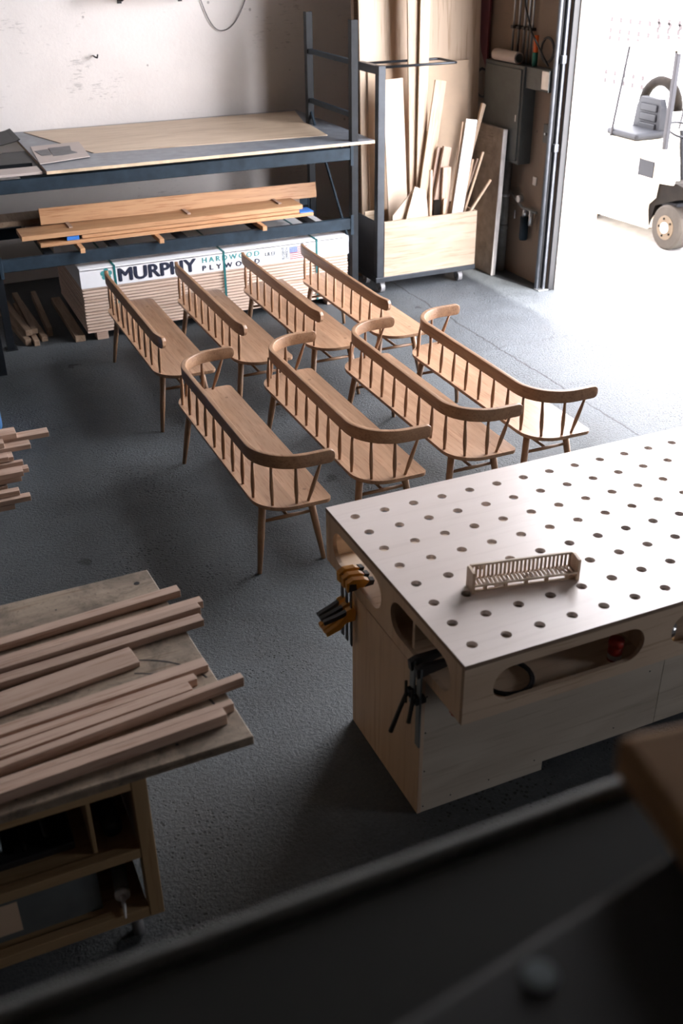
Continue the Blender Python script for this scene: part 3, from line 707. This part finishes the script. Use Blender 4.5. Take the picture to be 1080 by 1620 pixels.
# timbers on the floor under the rack
fl_t = [(.92, 8.70, .05, .055, 0, .04), (.985, 8.66, .045, .05, 0, -.05), (1.065, 8.74, .05, .045, 0, -.02), (.945, 8.78, .055, .05, .058, .02), (1.00, 8.82, .05, .045, .054, -.06), (1.13, 8.85, .045, .08, 0, -.10)]
for i, (x, y, wd, hh, z, a) in enumerate(fl_t):
    o = obj('offcut_timber', B(-wd/2, wd/2, 0, 1.1, 0, hh, .002), 'lumber_y', None, loc=(x, y, z), rot=(0, 0, a+.06))
    tag(o, ['leftmost timber on the floor under the rack', 'timber with its end nearest the camera under the rack', 'pale-ended timber on the floor in the middle under the rack', 'timber lying on top at the left of the rack floor pile', 'timber lying on top at the right of the rack floor pile', 'timber at the right side of the rack floor pile'][i], 'timber', 'timbers under the rack')
tag(obj('long_timber', B(1.30, 1.385, 8.60, 9.75, 0, .055, .003), 'lumber_y'), 'long timber on the floor against the plywood bundle', 'timber')

# ------------------------------------------------------------------ tall sheets behind the cart
def leaning_sheet(name, x0, x1, y, H, lean, t, mat, label, group=None):
    o = obj(name, B(x0, x1, 0, t, 0, H, .002), mat, None, loc=(0, y, 0), rot=(-lean, 0, 0)); tag(o, label, 'sheet', group); return o
ln = .045
leaning_sheet('tall_sheet', 4.300, 4.86, 9.185, 3.05, ln, .02, 'sheet', 'tall pale sheet at the left behind the lumber cart', 'tall leaning sheets')
leaning_sheet('tall_sheet', 4.56, 5.27, 9.212, 3.05, ln, .019, 'sheet', 'tall sheet standing behind the middle of the lumber cart', 'tall leaning sheets')
leaning_sheet('tall_sheet', 4.75, 5.60, 9.238, 3.2, ln, .019, 'sheet', 'widest tall sheet reaching right behind the lumber cart', 'tall leaning sheets')
leaning_sheet('tall_sheet', 4.285, 5.1, 9.263, 3.1, ln, .06, 'plyedge', 'dark brown-edged sheet pack at the back of the leaning sheets', 'tall leaning sheets')
leaning_sheet('fibreboard_sheet', 4.37, 5.44, 9.160, 1.96, ln, .016, 'mdf', 'brown fibreboard sheet standing directly behind the lumber cart', 'tall leaning sheets')
lr = thing('sheet_stand', 'dark steel stand holding up the tall sheets', 'stand', (4.35, 9.50, 0))
for x in (0, 1.1): obj('upright', B(x, x+.06, -.02, .04, 0, 2.75), 'steel_dark', lr)
obj('crossbar', B(0, 1.16, -.03, .03, 2.75, 2.81), 'steel_dark', lr)
for x in (0, 1.1): obj('base_foot', B(x, x+.06, .0405, .6, 0, .05), 'steel_dark', lr)

# ------------------------------------------------------------------ lumber cart
ct = thing('lumber_cart', 'rolling cart with black steel frame and plywood bin for offcuts', 'cart', (4.19, 8.65, 0))
CW, CDp = 1.08, .46
obj('base_frame', B(-.01, CW, -.002, CDp, .112, .160, .004), 'cart_steel', ct)
for y in (0,):
    obj('mast', B(0, .072, y, y+.07, .1605, 2.03 if y == 0 else 2.03, .004), 'cart_steel', ct)
obj('top_bar', B(.004, .068, .0705, CDp, 1.955, 2.025, .004), 'cart_steel', ct)
obj('retaining_loop', T([(.07, .10, 2.005), (.80, .10, 2.005), (.825, .105, 2.005), (.83, .13, 2.005), (.83, .40, 2.005), (.825, .425, 2.005), (.80, .43, 2.005), (.07, .43, 2.005)], .0115, 8), 'cart_steel', ct, True)
obj('front_panel', B(.078, CW-.008, .004, .022, .161, .683, .0015), 'birch_cart', ct)
obj('back_panel', B(.078, CW-.008, CDp-.022, CDp-.004, .161, .683, .0015), 'birch_x', ct)
obj('side_panel', B(CW-.026, CW-.008, .0225, CDp-.0225, .161, .683, .0015), 'birch_side', ct); obj('side_panel', B(.0, .018, .0705, CDp-.0225, .161, .683, .0015), 'cart_steel', ct)
obj('deck', B(.097, CW-.027, .023, CDp-.023, .161, .176), 'birch_x', ct)
for x in (.07, CW-.16):
    for y in (.06, CDp-.07):
        c_ = obj('caster_fork', prism([(y-.03, .111), (y+.03, .111), (y+.012, .04), (y-.012, .04)], x+.028, x+.032, 'x'), 'chrome', ct)
        obj('caster_fork', prism([(y-.03, .111), (y+.03, .111), (y+.012, .04), (y-.012, .04)], x-.024, x-.020, 'x'), 'chrome', ct)
        wl = obj('caster_wheel', T([(x-.017, y, .052), (x+.025, y, .052)], .052, 20, Vector((0, 0, 1))), 'rubber', ct, True); smooth_by_angle(wl)
        obj('hub', T([(x-.019, y, .052), (x+.027, y, .052)], .022, 12), 'black', wl)
CG = 'offcuts in the lumber cart'
def off(name, p0, p1, w_, t_, mat, label, face=Vector((0, -1, 0)), bev=.0015):
    return tag(board3(name, p0, p1, w_, t_, mat, face, bev), label, 'offcut', CG)
off('fibreboard_offcut', (4.575, 8.93, .20), (4.521, 9.04, 1.865), .205, .015, 'mdf_pale', 'wide pale fibreboard standing at the left of the cart')
off('tall_plank', (4.80, 8.998, .20), (4.735, 9.085, 2.95), .15, .02, 'lumber_z', 'tall plank at the left reaching out of the top of the cart')
off('tall_plank', (4.805, 8.962, .20), (4.835, 9.045, 2.98), .098, .019, 'sheet', 'narrow tall plank in front of the other in the cart')
off('offcut_board', (4.735, 8.925, .20), (4.975, 8.955, 1.835), .118, .018, 'lumber_z', 'board slanting to the right beside the tall planks in the cart')
off('offcut_board', (4.80, 8.894, .20), (4.975, 8.905, 1.25), .075, .02, 'lumber_xz', 'brown board end slanting beside the dark gap in the cart')
off('offcut_block', (4.83, 8.858, .20), (5.02, 8.862, 1.262), .085, .034, 'lumber_xz', 'square-sectioned offcut slanting right in the cart')
tag(obj('corner_offcut', prism([(4.63, .905), (4.425, .69), (4.425, .2), (4.61, .2)], 8.80, 8.815, 'y'), 'mdf_pale'), 'slanted corner of fibreboard low at the left of the cart', 'offcut', CG)
tag(obj('corner_offcut', prism([(4.63, .95), (4.535, .62), (4.535, .2), (4.79, .2), (4.787, .62), (4.747, .905)], 8.755, 8.77, 'y'), 'mdf_pale'), 'pointed pale fibreboard offcut in front at the cart rim', 'offcut', CG)
tag(obj('dowel', T([(4.828, 8.79, .20), (4.814, 8.79, 1.077)], .0165, 14), 'lumber_z', None, True), 'round wooden dowel upright in the cart', 'dowel', CG)
off('moulding_strip', (4.985, 8.820, .20), (5.0, 8.822, 1.083), .085, .03, 'lumber_xz', 'fluted moulding offcut standing mid-cart')
off('moulding_strip', (4.945, 8.775, .20), (4.972, 8.785, .80), .03, .022, 'lumber_z', 'short round-edged strip in front of the moulding offcut')
off('dark_offcut', (4.893, 8.80, .2), (4.90, 8.81, .79), .07, .02, 'rust', 'short dark stained offcut low in the cart')
off('white_board', (5.03, 8.74, .20), (5.21, 8.76, 1.505), .118, .018, 'white', 'white painted board slanting at the right of the cart')
off('white_strip', (5.00, 8.772, .20), (5.142, 8.79, 1.483), .034, .016, 'lumber_z', 'narrow strip tucked behind the white painted board')
off('stick', (5.10, 8.93, .20), (5.440, 8.95, 1.605), .03, .025, 'lumber_z', 'left one of two long sticks leaning right out of the cart')
off('stick', (5.089, 8.97, .20), (5.475, 8.985, 1.59), .028, .022, 'lumber_z', 'right one of two long sticks leaning right out of the cart')
off('thin_stick', (5.14, 8.85, .20), (5.302, 8.86, 1.123), .026, .018, 'lumber_z', 'thin stick just right of the white board in the cart')
off('thin_stick', (5.054, 8.885, .20), (5.374, 8.89, 1.117), .018, .018, 'lumber_xz', 'brownish thin stick between the pale thin sticks in the cart')
off('thin_stick', (5.065, 8.81, .20), (5.388, 8.815, 1.19), .022, .018, 'lumber_z', 'long pale thin stick slanting over the right rim of the cart')
off('thin_stick', (4.86, 8.702, .20), (5.423, 8.708, .947), .022, .020, 'lumber_z', 'most tilted thin stick hanging over the right rim of the cart')

# ------------------------------------------------------------------ right wall fittings
sl = thing('textured_slab', 'grey textured door slab leaning on the right wall beside the cart', 'slab', (5.49, 8.70, 0), rot=(0, radians(1.6), 0))
obj('slab_face', B(0, .04, .004, .85, 0, 1.40, .004), 'slab', sl); obj('rough_edge', B(-.004, .044, -.012, .004, 0, 1.402, .006), 'slab_edge', sl)
for z in (1.33, 1.30, 1.27, 1.24, 1.21, 1.14): obj('groove', B(-.003, .0, .18, .62, z, z+.012), 'slab', sl)
pn = thing('electrical_panel', 'tall dark grey electrical panel on the right wall', 'panel', (XW, 8.53, 1.10))
obj('body', B(-.14, -.001, 0, .68, 0, .86, .004), 'panel_grey', pn); obj('door', B(-.152, -.1405, .03, .65, .03, .83, .003), 'panel_grey', pn); obj('latch', B(-.160, -.1525, .06, .075, .38, .44, .002), 'chrome', pn)
tg_ = thing('cable_trough', 'grey metal cable trough above the electrical panel', 'trough', (XW, 8.16, 1.78))
obj('body', B(-.12, -.001, 0, .369, 0, .18, .003), 'panel_grey', tg_); obj('end_plate', B(-.124, -.1205, .0, .11, .02, .17, .002), 'chrome', tg_)
sb = thing('switch_box', 'small grey switch box on the wall beside the door guide', 'switch', (XW, 8.17, 1.34))
obj('body', B(-.06, -.001, 0, .10, 0, .16, .003), 'panel_grey', sb); obj('knob', T([(-.062, .05, .08), (-.078, .05, .08)], .010, 10, Vector((0, 0, 1))), 'chrome', sb)
for i, (y, r) in enumerate(((8.62, .011), (8.68, .011), (8.745, .013), (8.84, .013), (8.93, .010))):
    t = thing('conduit', ['conduit nearest the door of five above the panel', 'second conduit from the door above the panel', 'middle conduit of five above the panel', 'fourth conduit from the door above the panel', 'conduit farthest from the door above the panel'][i], 'conduit', (XW-.03, y, 1.962), group='conduits above the panel')
    obj('pipe', T([(0, 0, 0), (0, 0, ZC-1.963)], r, 10), 'chrome', t, True); obj('clip', B(-.02, .029, -.022, .022, .28, .305, .002), 'black', t)
tag(obj('paper_roll', T([(5.643, 9.10, 2.012), (5.643, 8.70, 2.012)], .051, 24, Vector((0, 0, 1))), 'greyboard', None), 'roll of pale material lying on top of the electrical panel', 'roll')
smooth_by_angle(bpy.data.objects['paper_roll'])
core = obj('dark_core', T([(5.643, 8.6995, 2.012), (5.643, 8.694, 2.012)], .038, 20, Vector((0, 0, 1))), 'black', bpy.data.objects['paper_roll'])
og = thing('caulk_tube', 'orange tube with green label standing on the cable trough', 'tube', (5.69, 8.51, 1.9605))
obj('body', T([(0, 0, .115), (0, 0, .255)], .021, 14), 'orange', og, True); obj('label', T([(0, 0, 0), (0, 0, .114)], .023, 14), 'green_label', og, True)
tag(obj('cable_coil', coil(5.69, 8.33, 2.11, .10, 3.2, .008, 0, 'x'), 'black', None, True), 'black hose coiled on the wall above the cable trough', 'hose')
tag(obj('hanging_cable', T([(5.66, 8.72, 3.2), (5.64, 8.70, 2.7), (5.62, 8.62, 2.45), (5.61, 8.48, 2.25), (5.62, 8.30, 2.08), (5.64, 8.22, 1.99)], .008, 8), 'black', None, True), 'black cable sagging down to the cable trough', 'cable')
tag(obj('cable_coil', coil(5.68, 9.385, 1.72, .13, 2.3, .008, 0, 'x'), 'black', None, True), 'black cable loop hanging in the dark corner', 'cable')
pn_ = obj('red_pennant', prism([(9.33, 1.83), (9.345, 2.0), (9.33, 2.7), (9.62, 2.7), (9.55, 2.3), (9.45, 2.0)], XW-.05, XW-.03, 'x'), 'dark_red'); tag(pn_, 'dark red pointed cloth hanging in the corner behind the sheets', 'cloth')
dp = thing('drain_pipe', 'grey pipe running down the right wall to the floor', 'pipe', (XW-.055, 8.84, 0))
obj('pipe', T([(0, 0, 0), (0, 0, 1.095)], .045, 16), 'pipe_grey', dp, True); obj('collar', T([(0, 0, .42), (0, 0, .47)], .050, 16), 'pipe_grey', dp, True); obj('clamp', T([(0, 0, .74), (0, 0, .765)], .048, 16), 'chrome', dp, True)
rg_ = thing('air_regulator', 'blue air filter regulator with round gauge on the wall', 'regulator', (XW, 8.42, .40))
obj('blue_bowl', T([(-.06, .04, 0), (-.06, .04, .02), (-.06, .04, .22)], [.035, .042, .042], 16), 'steel_blue', rg_, True)
obj('head', T([(-.06, .04, .2205), (-.06, .04, .29)], .026, 14), 'chrome', rg_, True); obj('valve', T([(-.06, -.06, .16), (-.06, -.06, .30)], .02, 12), 'chrome', rg_, True)
obj('manifold', T([(-.06, .34, .41), (-.06, .20, .35), (-.06, .10, .30), (-.06, -.15, .30)], .013, 10, Vector((1, 0, 0))), 'pipe_grey', rg_, True)
gg = obj('gauge', T([(-.075, .10, .385), (-.115, .095, .385)], .034, 18, Vector((0, 0, 1))), 'chrome', rg_); obj('dial', T([(-.1155, .095, .385), (-.117, .095, .385)], .029, 18, Vector((0, 0, 1))), 'white', gg)
obj('wall_bracket', B(-.045, -.001, .02, .06, .24, .28), 'pipe_grey', rg_); obj('lever', T([(-.07, .20, .25), (-.09, .17, .18)], .006, 8), 'chrome', rg_, True)
tag(obj('outlet_plate', B(XW-.012, XW-.001, 8.39, 8.45, .92, 1.0, .003), 'jamb'), 'small socket plate on the tan wall above the regulator', 'socket')
tag(obj('wire_hook', T([(XW-.004, 8.25, .26), (XW-.02, 8.23, .20), (XW-.02, 8.24, .10), (XW-.02, 8.20, .10), (XW-.02, 8.19, .2), (XW-.004, 8.20, .25)], .004, 6), 'black', None, True), 'bent wire loop low on the tan wall by the door', 'wire')

# back wall fittings
hk = thing('wall_hook', 'lone black hook on the white back wall', 'hook', (2.14, YB, 2.02))
obj('shank', T([(0, -.001, .02), (.0, -.07, .015), (.015, -.10, .01)], .008, 8), 'black', hk, True); obj('tip', T([(.015, -.10, .01), (.02, -.11, .04)], .007, 8), 'black', hk, True)
tag(obj('upper_wall_shelf', B(2.17, 3.07, YB-.28, YB-.002, 2.545, 2.57, .002), 'greyboard'), 'underside of a board shelf at the top of the back wall', 'shelf')
for i, x in enumerate((2.44, 3.02, 3.56)):
    t = thing('wall_peg', ['left black peg at the top of the back wall', 'middle black peg at the top of the back wall', 'right black peg at the top of the back wall'][i], 'peg', (x, YB, 2.50), group='pegs on the back wall')
    obj('shank', T([(0, -.001, 0), (0, -.12, .0), (.02, -.15, .025)], .008, 8), 'black', t, True); obj('plate', B(-.02, .02, -.006, -.001, -.03, .03), 'black', t)
pts = [(3.15+.62*u, YB-.02, 2.75-.55*(1-(abs(u-.42)/.58)**2.2 if u > .42 else 1-(abs(u-.42)/.42)**2.2)) for u in [i/24 for i in range(25)]]
tag(obj('hanging_wire', T(pts, .004, 6), 'black', None, True), 'thin dark wire looping down from the top of the back wall', 'wire')

# ------------------------------------------------------------------ left workbench
LT = .80
lb = thing('assembly_table', 'worn wooden worktable with an open shelved base at the left', 'table', (0, 0, 0))
bm = prism([(.70, 3.615), (.762, 2.478), (-.9, 2.455), (-.9, 3.59)], LT-.036, LT)
bmesh.ops.bevel(bm, geom=bm.edges[:], offset=.003, segments=1, affect='EDGES')
obj('table_top', bm, 'worn_top', lb)
fy = 2.500
def fr_(n, x0, x1, y0, y1, z0, z1, mt='frame_wood'): return obj(n, B(x0, x1, y0, y1, z0, z1, .002), mt, lb)
for y0 in (fy, 3.40):
    fr_('leg_post', .348, .398, y0, y0+.06, .10, LT-.036, 'frame_wood_z'); fr_('leg_post', -.75, -.70, y0, y0+.06, .10, LT-.036, 'frame_wood_z')
    fr_('top_rail', -.699, .347, y0+.002, y0+.04, .705, LT-.037); fr_('shelf_rail', -.699, .347, y0+.002, y0+.04, .395, .437); fr_('bottom_rail', -.699, .347, y0+.002, y0+.04, .10, .148)
fr_('side_panel', .378, .394, fy+.0605, 3.399, .10, LT-.037, 'frame_wood_z')
fr_('shelf', -.699, .347, fy+.041, 3.40, .415, .430); fr_('shelf', -.699, .347, fy+.041, 3.40, .115, .130)
fr_('divider', .20, .214, fy+.05, 3.3, .4305, LT-.04, 'frame_wood_z'); fr_('back_board', -.699, .347, 3.36, 3.375, .131, LT-.04)
for x in (.30, -.70):
    for y in (fy+.04, 3.40): 
        obj('caster', T([(x-.015, y, .045), (x+.02, y, .045)], .045, 16), 'rubber', lb, True); obj('caster_plate', B(x-.03, x+.035, y-.03, y+.03, .0905, .0995), 'chrome', lb)
obj('dog_hole', T([(.635, 3.53, LT+.0002), (.635, 3.53, LT+.0008)], .012, 16), 'black', lb)
for x, y, r in ((.52, 2.545, .006), (.565, 2.565, .007), (.66, 2.86, .006), (.30, 3.48, .004), (-.0, 2.52, .008)): obj('drilled_hole', T([(x, y, LT+.0002), (x, y, LT+.0008)], r, 10), 'black', lb)
def arcmark(cx, cy, r, a0, a1, wd):
    bm = bmesh.new(); n = 14; prev = None
    for i in range(n+1):
        a = a0+(a1-a0)*i/n; p = [bm.verts.new((cx+q*cos(a), cy+q*sin(a), LT+.0006)) for q in (r, r+wd)]
        if prev: bm.faces.new((prev[0], prev[1], p[1], p[0]))
        prev = p
    return bm
obj('scribed_arc', arcmark(.40, 2.72, .33, .35, 1.25, .007), 'black', lb); obj('scribed_arc', arcmark(.38, 2.70, .28, .45, 1.2, .007), 'black', lb); obj('scribed_arc', arcmark(.50, 2.66, .19, -.2, .5, .008), 'black', lb)
# lumber on it: (right end x,y) (left ref x,y at x~0) width, height
k_ = 1.0452
lum = [((.737, 3.237), (.067, 3.175), .046, .032, 'rail nearest the drilled corner hole on the worktable'),
       ((.794, 3.128), (.051, 3.064), .040, .034, 'far one of the three rails laid together mid-worktable'),
       ((.772, 3.085), (.046, 3.020), .036, .040, 'middle one of the three rails laid together mid-worktable'),
       ((.762, 3.022), (.037, 2.963), .050, .030, 'near one of the three rails laid together mid-worktable'),
       ((.484, 2.915), (.017, 2.850), .105, .022, 'short wide board lying on the worktable'),
       ((.697, 2.765), (-.002, 2.700), .052, .030, 'rail just in front of the wide board on the worktable'),
       ((.640, 2.700), (-.008, 2.640), .036, .032, 'shorter stepped rail in the near bundle on the worktable'),
       ((.609, 2.655), (-.018, 2.588), .046, .036, 'brown rail in the middle of the near bundle on the worktable'),
       ((.782, 2.630), (-.024, 2.532), .032, .040, 'slanting rail sticking out farthest over the table end'),
       ((.711, 2.522), (-.029, 2.466), .030, .034, 'thin rail second from the front edge of the worktable'),
       ((.671, 2.478), (-.039, 2.424), .040, .042, 'rail nearest the front edge of the worktable')]
for i, (a, b2, wd, hh, lb_) in enumerate(lum):
    a = Vector((a[0]*k_, a[1]*k_, 0)); b2 = Vector((b2[0]*k_, b2[1]*k_, 0)); d = (a-b2).normalized(); ang = math.atan2(d.y, d.x); L = 1.35+.1*(i % 3) if i != 4 else .95
    o = obj('lumber_rail', B(-L, 0, -wd/2, wd/2, 0, hh, .0015), 'lumber_x', None, loc=(a.x, a.y, LT+.0005), rot=(0, 0, ang)); tag(o, lb_, 'lumber', 'rails on the worktable')
# a few things on its shelves
cg = thing('caulk_cartridge', 'white-capped caulk cartridge lying on the lower shelf of the worktable', 'cartridge', (.27, 2.56, .165), rot=(0, 0, -.12))
obj('barrel', T([(0, .30, 0), (0, .03, 0)], .026, 16), 'pipe_grey', cg, True); obj('cap', T([(0, .0295, 0), (0, .012, 0)], .0275, 16), 'white', cg, True); obj('nozzle', T([(0, .0115, 0), (0, -.075, -.012)], [.010, .003], 10), 'white', cg, True)
tag(obj('cartridge', T([(.28, 2.60, .464), (.28, 2.85, .464)], .033, 16, Vector((0, 0, 1))), 'black', None, True), 'dark cartridge on the upper shelf of the worktable', 'cartridge')
cr = thing('plastic_crate', 'clear grey plastic bin on the lower shelf of the worktable', 'bin', (-.22, 2.58, .1305))
obj('bin_front', B(0, .42, 0, .006, 0, .22), 'glass', cr); obj('bin_side', B(.414, .42, .0065, .4, 0, .22), 'glass', cr); obj('bin_side', B(0, .006, .0065, .4, 0, .22), 'glass', cr); obj('bin_base', B(.0065, .4135, .0065, .4, 0, .006), 'glass', cr); obj('paper', B(.05, .15, -.002, -.0005, .03, .17), 'mdf', cr); obj('bin_back', B(.0, .42, .4005, .406, 0, .22), 'glass', cr)
tb = thing('tool_tray', 'dark tray of tools on the upper shelf of the worktable', 'tray', (-.35, 2.60, .4305))
obj('tray', B(0, .5, 0, .4, 0, .03, .004), 'black', tb)
for i in range(6): obj('tool', T([(.04+.075*i, .02+.03*(i % 2), .045), (.06+.07*i, .32, .045+.01*(i % 3))], [.008, .014], 8), ['bar_steel', 'rust', 'black'][i % 3], tb, True)

# ------------------------------------------------------------------ pile of board ends, left
lp = [(.618, 5.625, .075, .028, .565), (.44, 5.63, .095, .03, .595), (.50, 5.545, .07, .028, .548), (.36, 5.55, .06, .03, .578), (.39, 5.47, .075, .026, .53), (.36, 5.40, .055, .028, .56), (.435, 5.43, .03, .026, .50), (.455, 5.395, .05, .026, .474),
      (.415, 5.30, .075, .030, .51), (.40, 5.305, .07, .028, .478), (.37, 5.19, .045, .028, .45), (.42, 5.16, .05, .028, .42), (.33, 5.18, .09, .03, .388), (.32, 5.30, .07, .028, .44), (.32, 5.475, .09, .028, .47), (.33, 5.58, .1, .03, .515)]
lpl = ['long board end sticking out farthest at the top of the left pile', 'wide board end on top at the far side of the left pile', 'grey-stained board end below the longest in the left pile', 'short top board end near the frame edge in the left pile', 'board end with square tip mid-pile at the left', 'small top board end in the middle of the left pile', 'narrow stub beside the square tip in the left pile', 'short stub end low in the middle of the left pile', 'wide board end at the middle right of the left pile', 'board end directly under the wide middle one in the left pile', 'small pale board end near the front of the left pile', 'lower front board end sticking out of the left pile', 'lowest front board end in the left pile', 'set-back board end inside the left pile', 'set-back board end behind the middle of the left pile', 'set-back board end at the far side of the left pile']
for (x, y, wd, hh, z), lbx in zip(lp, lpl):
    o = obj('board_end', B(x-1.2, x, y-wd/2, y+wd/2, z, z+hh, .0015), 'lumber_x'); tag(o, lbx, 'lumber', 'board ends piled at the left edge')
pc = thing('pile_trestle', 'low trestle carrying the pile of board ends at the left edge', 'trestle', (-.35, 5.4, 0))
obj('top_beam', B(-.04, .04, -.40, .40, .30, .386), 'frame_wood', pc)
for s in (-1, 1):
    for q in (-1, 1): obj('leg', T([(q*.03, s*.35, .30), (q*.16, s*.37, 0)], .02, 8), 'frame_wood_z', pc)

# blue drum and dark panel at the left frame edge
dr = thing('blue_drum', 'blue plastic drum at the left edge beyond the board pile', 'drum', (.205, 7.14, 0))
smooth_by_angle(obj('body', T([(0, 0, 0), (0, 0, .02), (0, 0, .2), (0, 0, .22), (0, 0, .24), (0, 0, .42), (0, 0, .44), (0, 0, .46), (0, 0, .60), (0, 0, .62)], [.26, .275, .275, .283, .275, .275, .283, .275, .272, .25], 32), 'blue', dr)); obj('rim', T([(0, 0, .621), (0, 0, .635)], .24, 32), 'blue', dr)
tag(obj('dark_upright_panel', B(.30, .655, 8.10, 8.14, 0, .40, .003), 'steel_dark', None, rot=(0, 0, 0)), 'dark upright panel at the left edge in front of the rack post', 'panel')

# ------------------------------------------------------------------ outside: forklift, boxes, block wall
fk = thing('forklift', 'cream forklift truck parked in the bright yard outside', 'forklift', (7.65, 8.0, -.005))
def fkb(n, mt, *a, bev=.02, seg=2): return obj(n, B(*a, bev, seg), mt, fk)
fkb('chassis', 'truck_white', .03, 1.12, .98, 2.15, .16, .42)
fkb('counterweight', 'truck_white', .0, 1.15, 2.15, 2.62, .11, .80, bev=.08, seg=3)
obj('side_skirt', prism([(2.14, .12), (2.14, .80), (1.55, .95), (.75, 1.0), (.70, .68), (.93, .66), (.95, .50), (1.06, .40), (1.0, .16)], .0, .03, 'x'), 'truck_white', fk)
fkb('hood', 'truck_white', .05, 1.10, 1.30, 2.30, .80, .98, bev=.05)
fkb('floor_plate', 'truck_black', .05, 1.1, .65, 1.3, .43, .5)
fkb('vent_panel', 'truck_black', -.012, .0, 1.02, 1.26, .69, .86, bev=.004, seg=1)
fkb('vent_frame', 'chrome', -.016, -.0005, 1.262, 1.30, .67, .88, bev=.003, seg=1)
obj('front_fender', prism([(.93, .66), (.66, .70), (.40, .66), (.40, .58), (.60, .55), (.95, .42), (1.02, .15), (1.07, .16), (1.04, .45)], .02, .40, 'x'), 'rust', fk)
for x0, yc, r, wdt in ((.0, .72, .235, .24), (.90, .72, .235, .24), (.10, 2.25, .20, .18), (.88, 2.25, .20, .18)):
    w_ = smooth_by_angle(obj('wheel', T([(x0, yc, .235 if r > .21 else .2), (x0+.02, yc, r), (x0+wdt-.02, yc, r), (x0+wdt, yc, r)], [r-.02, r, r, r-.02], 28), 'tyre', fk), 30)
    hub = smooth_by_angle(obj('hub', T([(x0-.004, yc, r), (x0+.004, yc, r)], r*.55, 20), plain('cream_hub', (.09, .06, .03), .6), w_)); obj('hub_cap', T([(x0-.02, yc, r), (x0-.004, yc, r)], r*.25, 14), 'truck_white', w_)
    for k in range(5): a = 2*pi*k/5; obj('wheel_nut', T([(x0-.012, yc+r*.4*cos(a), r+r*.4*sin(a)), (x0-.004, yc+r*.4*cos(a), r+r*.4*sin(a))], .012, 6), 'rust', w_)
seat = obj('seat_back', prism([(1.55, 1.0), (1.56, 1.30), (1.60, 1.38), (1.92, 1.38), (1.98, 1.28), (2.02, 1.0)], .44, .52, 'x'), 'truck_black', fk)
for z in (1.04, 1.14, 1.24): obj('pad', B(.425, .4395, 1.62, 1.90, z, z+.08, .012, 2), 'truck_black', seat)
obj('seat_cushion', B(.1, .52, 1.5, 2.05, .985, 1.06, .03, 2), 'truck_black', fk)
arch = []
for k in range(13): a = pi*k/12; arch.append((.62, 1.80+.30*cos(a), 1.26+.28*sin(a)))
obj('headrest_hoop', T(arch, .055, 10, Vector((1, 0, 0))), 'rust', fk, True)
for x in (.08, 1.05):
    obj('guard_post', B(x, x+.055, 1.0, 1.05, .98, 1.95, .006), 'truck_post', fk); obj('guard_post', T([(x+.02, 1.95, .97), (x+.02, 1.80, 1.93)], .015, 8), 'truck_post', fk)
    obj('guard_rail', B(x, x+.05, .98, 1.86, 1.92, 1.96, .006), 'truck_white', fk)
for y in (1.0, 1.2, 1.4, 1.6, 1.78): obj('guard_bar', B(.131, 1.049, y, y+.04, 1.925, 1.955, .004), 'truck_white', fk)
obj('steering_column', T([(.55, 1.15, .5), (.55, 1.3, 1.1)], .03, 8), 'truck_black', fk)
obj('steering_wheel', T([(.55+.17*cos(2*pi*k/20), 1.3+.15*sin(2*pi*k/20), 1.1+.06*sin(2*pi*k/20)) for k in range(21)], .014, 8), 'truck_black', fk, True)
for x in (.25, .85): obj('mast_channel', B(x, x+.09, .15, .32, .08, 2.1, .006), 'truck_black', fk); obj('fork', B(x-.01, x+.1, -.95, .14, .05, .09, .005), 'truck_black', fk)
obj('mast_crossbar', B(.341, .849, .2, .28, 1.3, 1.42), 'truck_black', fk); obj('axle', T([(.1, .72, .235), (1.0, .72, .235)], .05, 10), 'rust', fk)

tag(obj('white_block', B(6.10, 6.62, 8.30, 8.75, -.004, .30, .01, 2), 'block'), 'low white concrete block outside the door jamb', 'block')
bxo = thing('carton', 'open cardboard carton standing on the white block outside', 'carton', (6.14, 8.36, .3005))
obj('carton_body', B(0, .32, 0, .30, 0, .42, .004), 'cardboard', bxo)
obj('carton_flap', prism([(.0, .42), (.32, .42), (.40, .50), (.06, .52)], -.004, 0.0, 'y'), 'cardboard', bxo)
bw = thing('block_wall', 'white block wall with rows of small square openings across the yard', 'wall', (14.0, 22, 0))
obj('wall_body', B(0, .3, -12, 6, 0, 4.2), 'block', bw)
bm = bmesh.new()
for zz, ys_ in ((1.36, range(-31, -21)), (1.16, range(-31, -21)), (1.03, range(-31, -21)), (.40, range(-31, -24)), (.245, range(-31, -24))):
    for k in ys_:
        y = -3.06+.29*(k+31)*-1 if False else 18.926-22-.29*(k+31); box(bm, -.012, -.001, y-.05, y+.05, zz-.05, zz+.05)
for zz in (1.27, 1.42):
    for k in range(5): y = 16.94-22-.29*k; box(bm, -.012, -.001, y-.045, y+.045, zz-.05, zz+.05)
hl = obj('openings', bm, 'hole_red', bw); hl['kind'] = 'stuff'

# ------------------------------------------------------------------ blurred ledge under the camera
ld = thing('mezzanine_ledge', 'dark blurred mezzanine ledge across the bottom foreground', 'ledge', (-1.2, .0, 2.20))
obj('ledge_slab', B(0, 3.2, -.25, .525, 0, .245, .006), 'ledge', ld); obj('lit_worn_edge', B(0, 3.2, .5255, .541, .16, .252, .007, 3), 'ledge_edge', ld)
pl = thing('foreground_plate', 'dark grey plate lying on the blurred foreground ledge', 'plate', (.30, .20, 2.4455), .16)
obj('plate_body', B(-.14, .60, -.25, .20, 0, .035, .008, 2), 'ledge_plate', pl)
smooth_by_angle(obj('bolt', T([(.045, .172, .0355), (.045, .172, .0385)], [.013, .011], 16), 'bar_steel', pl))
kc = thing('foreground_carton', 'blurred brown carton at the right of the foreground ledge', 'carton', (.47, .405, 2.4455), -.15)
obj('carton_body', B(.0, .26, -.025, .12, .036, .078, .008, 2), 'kraft', kc)
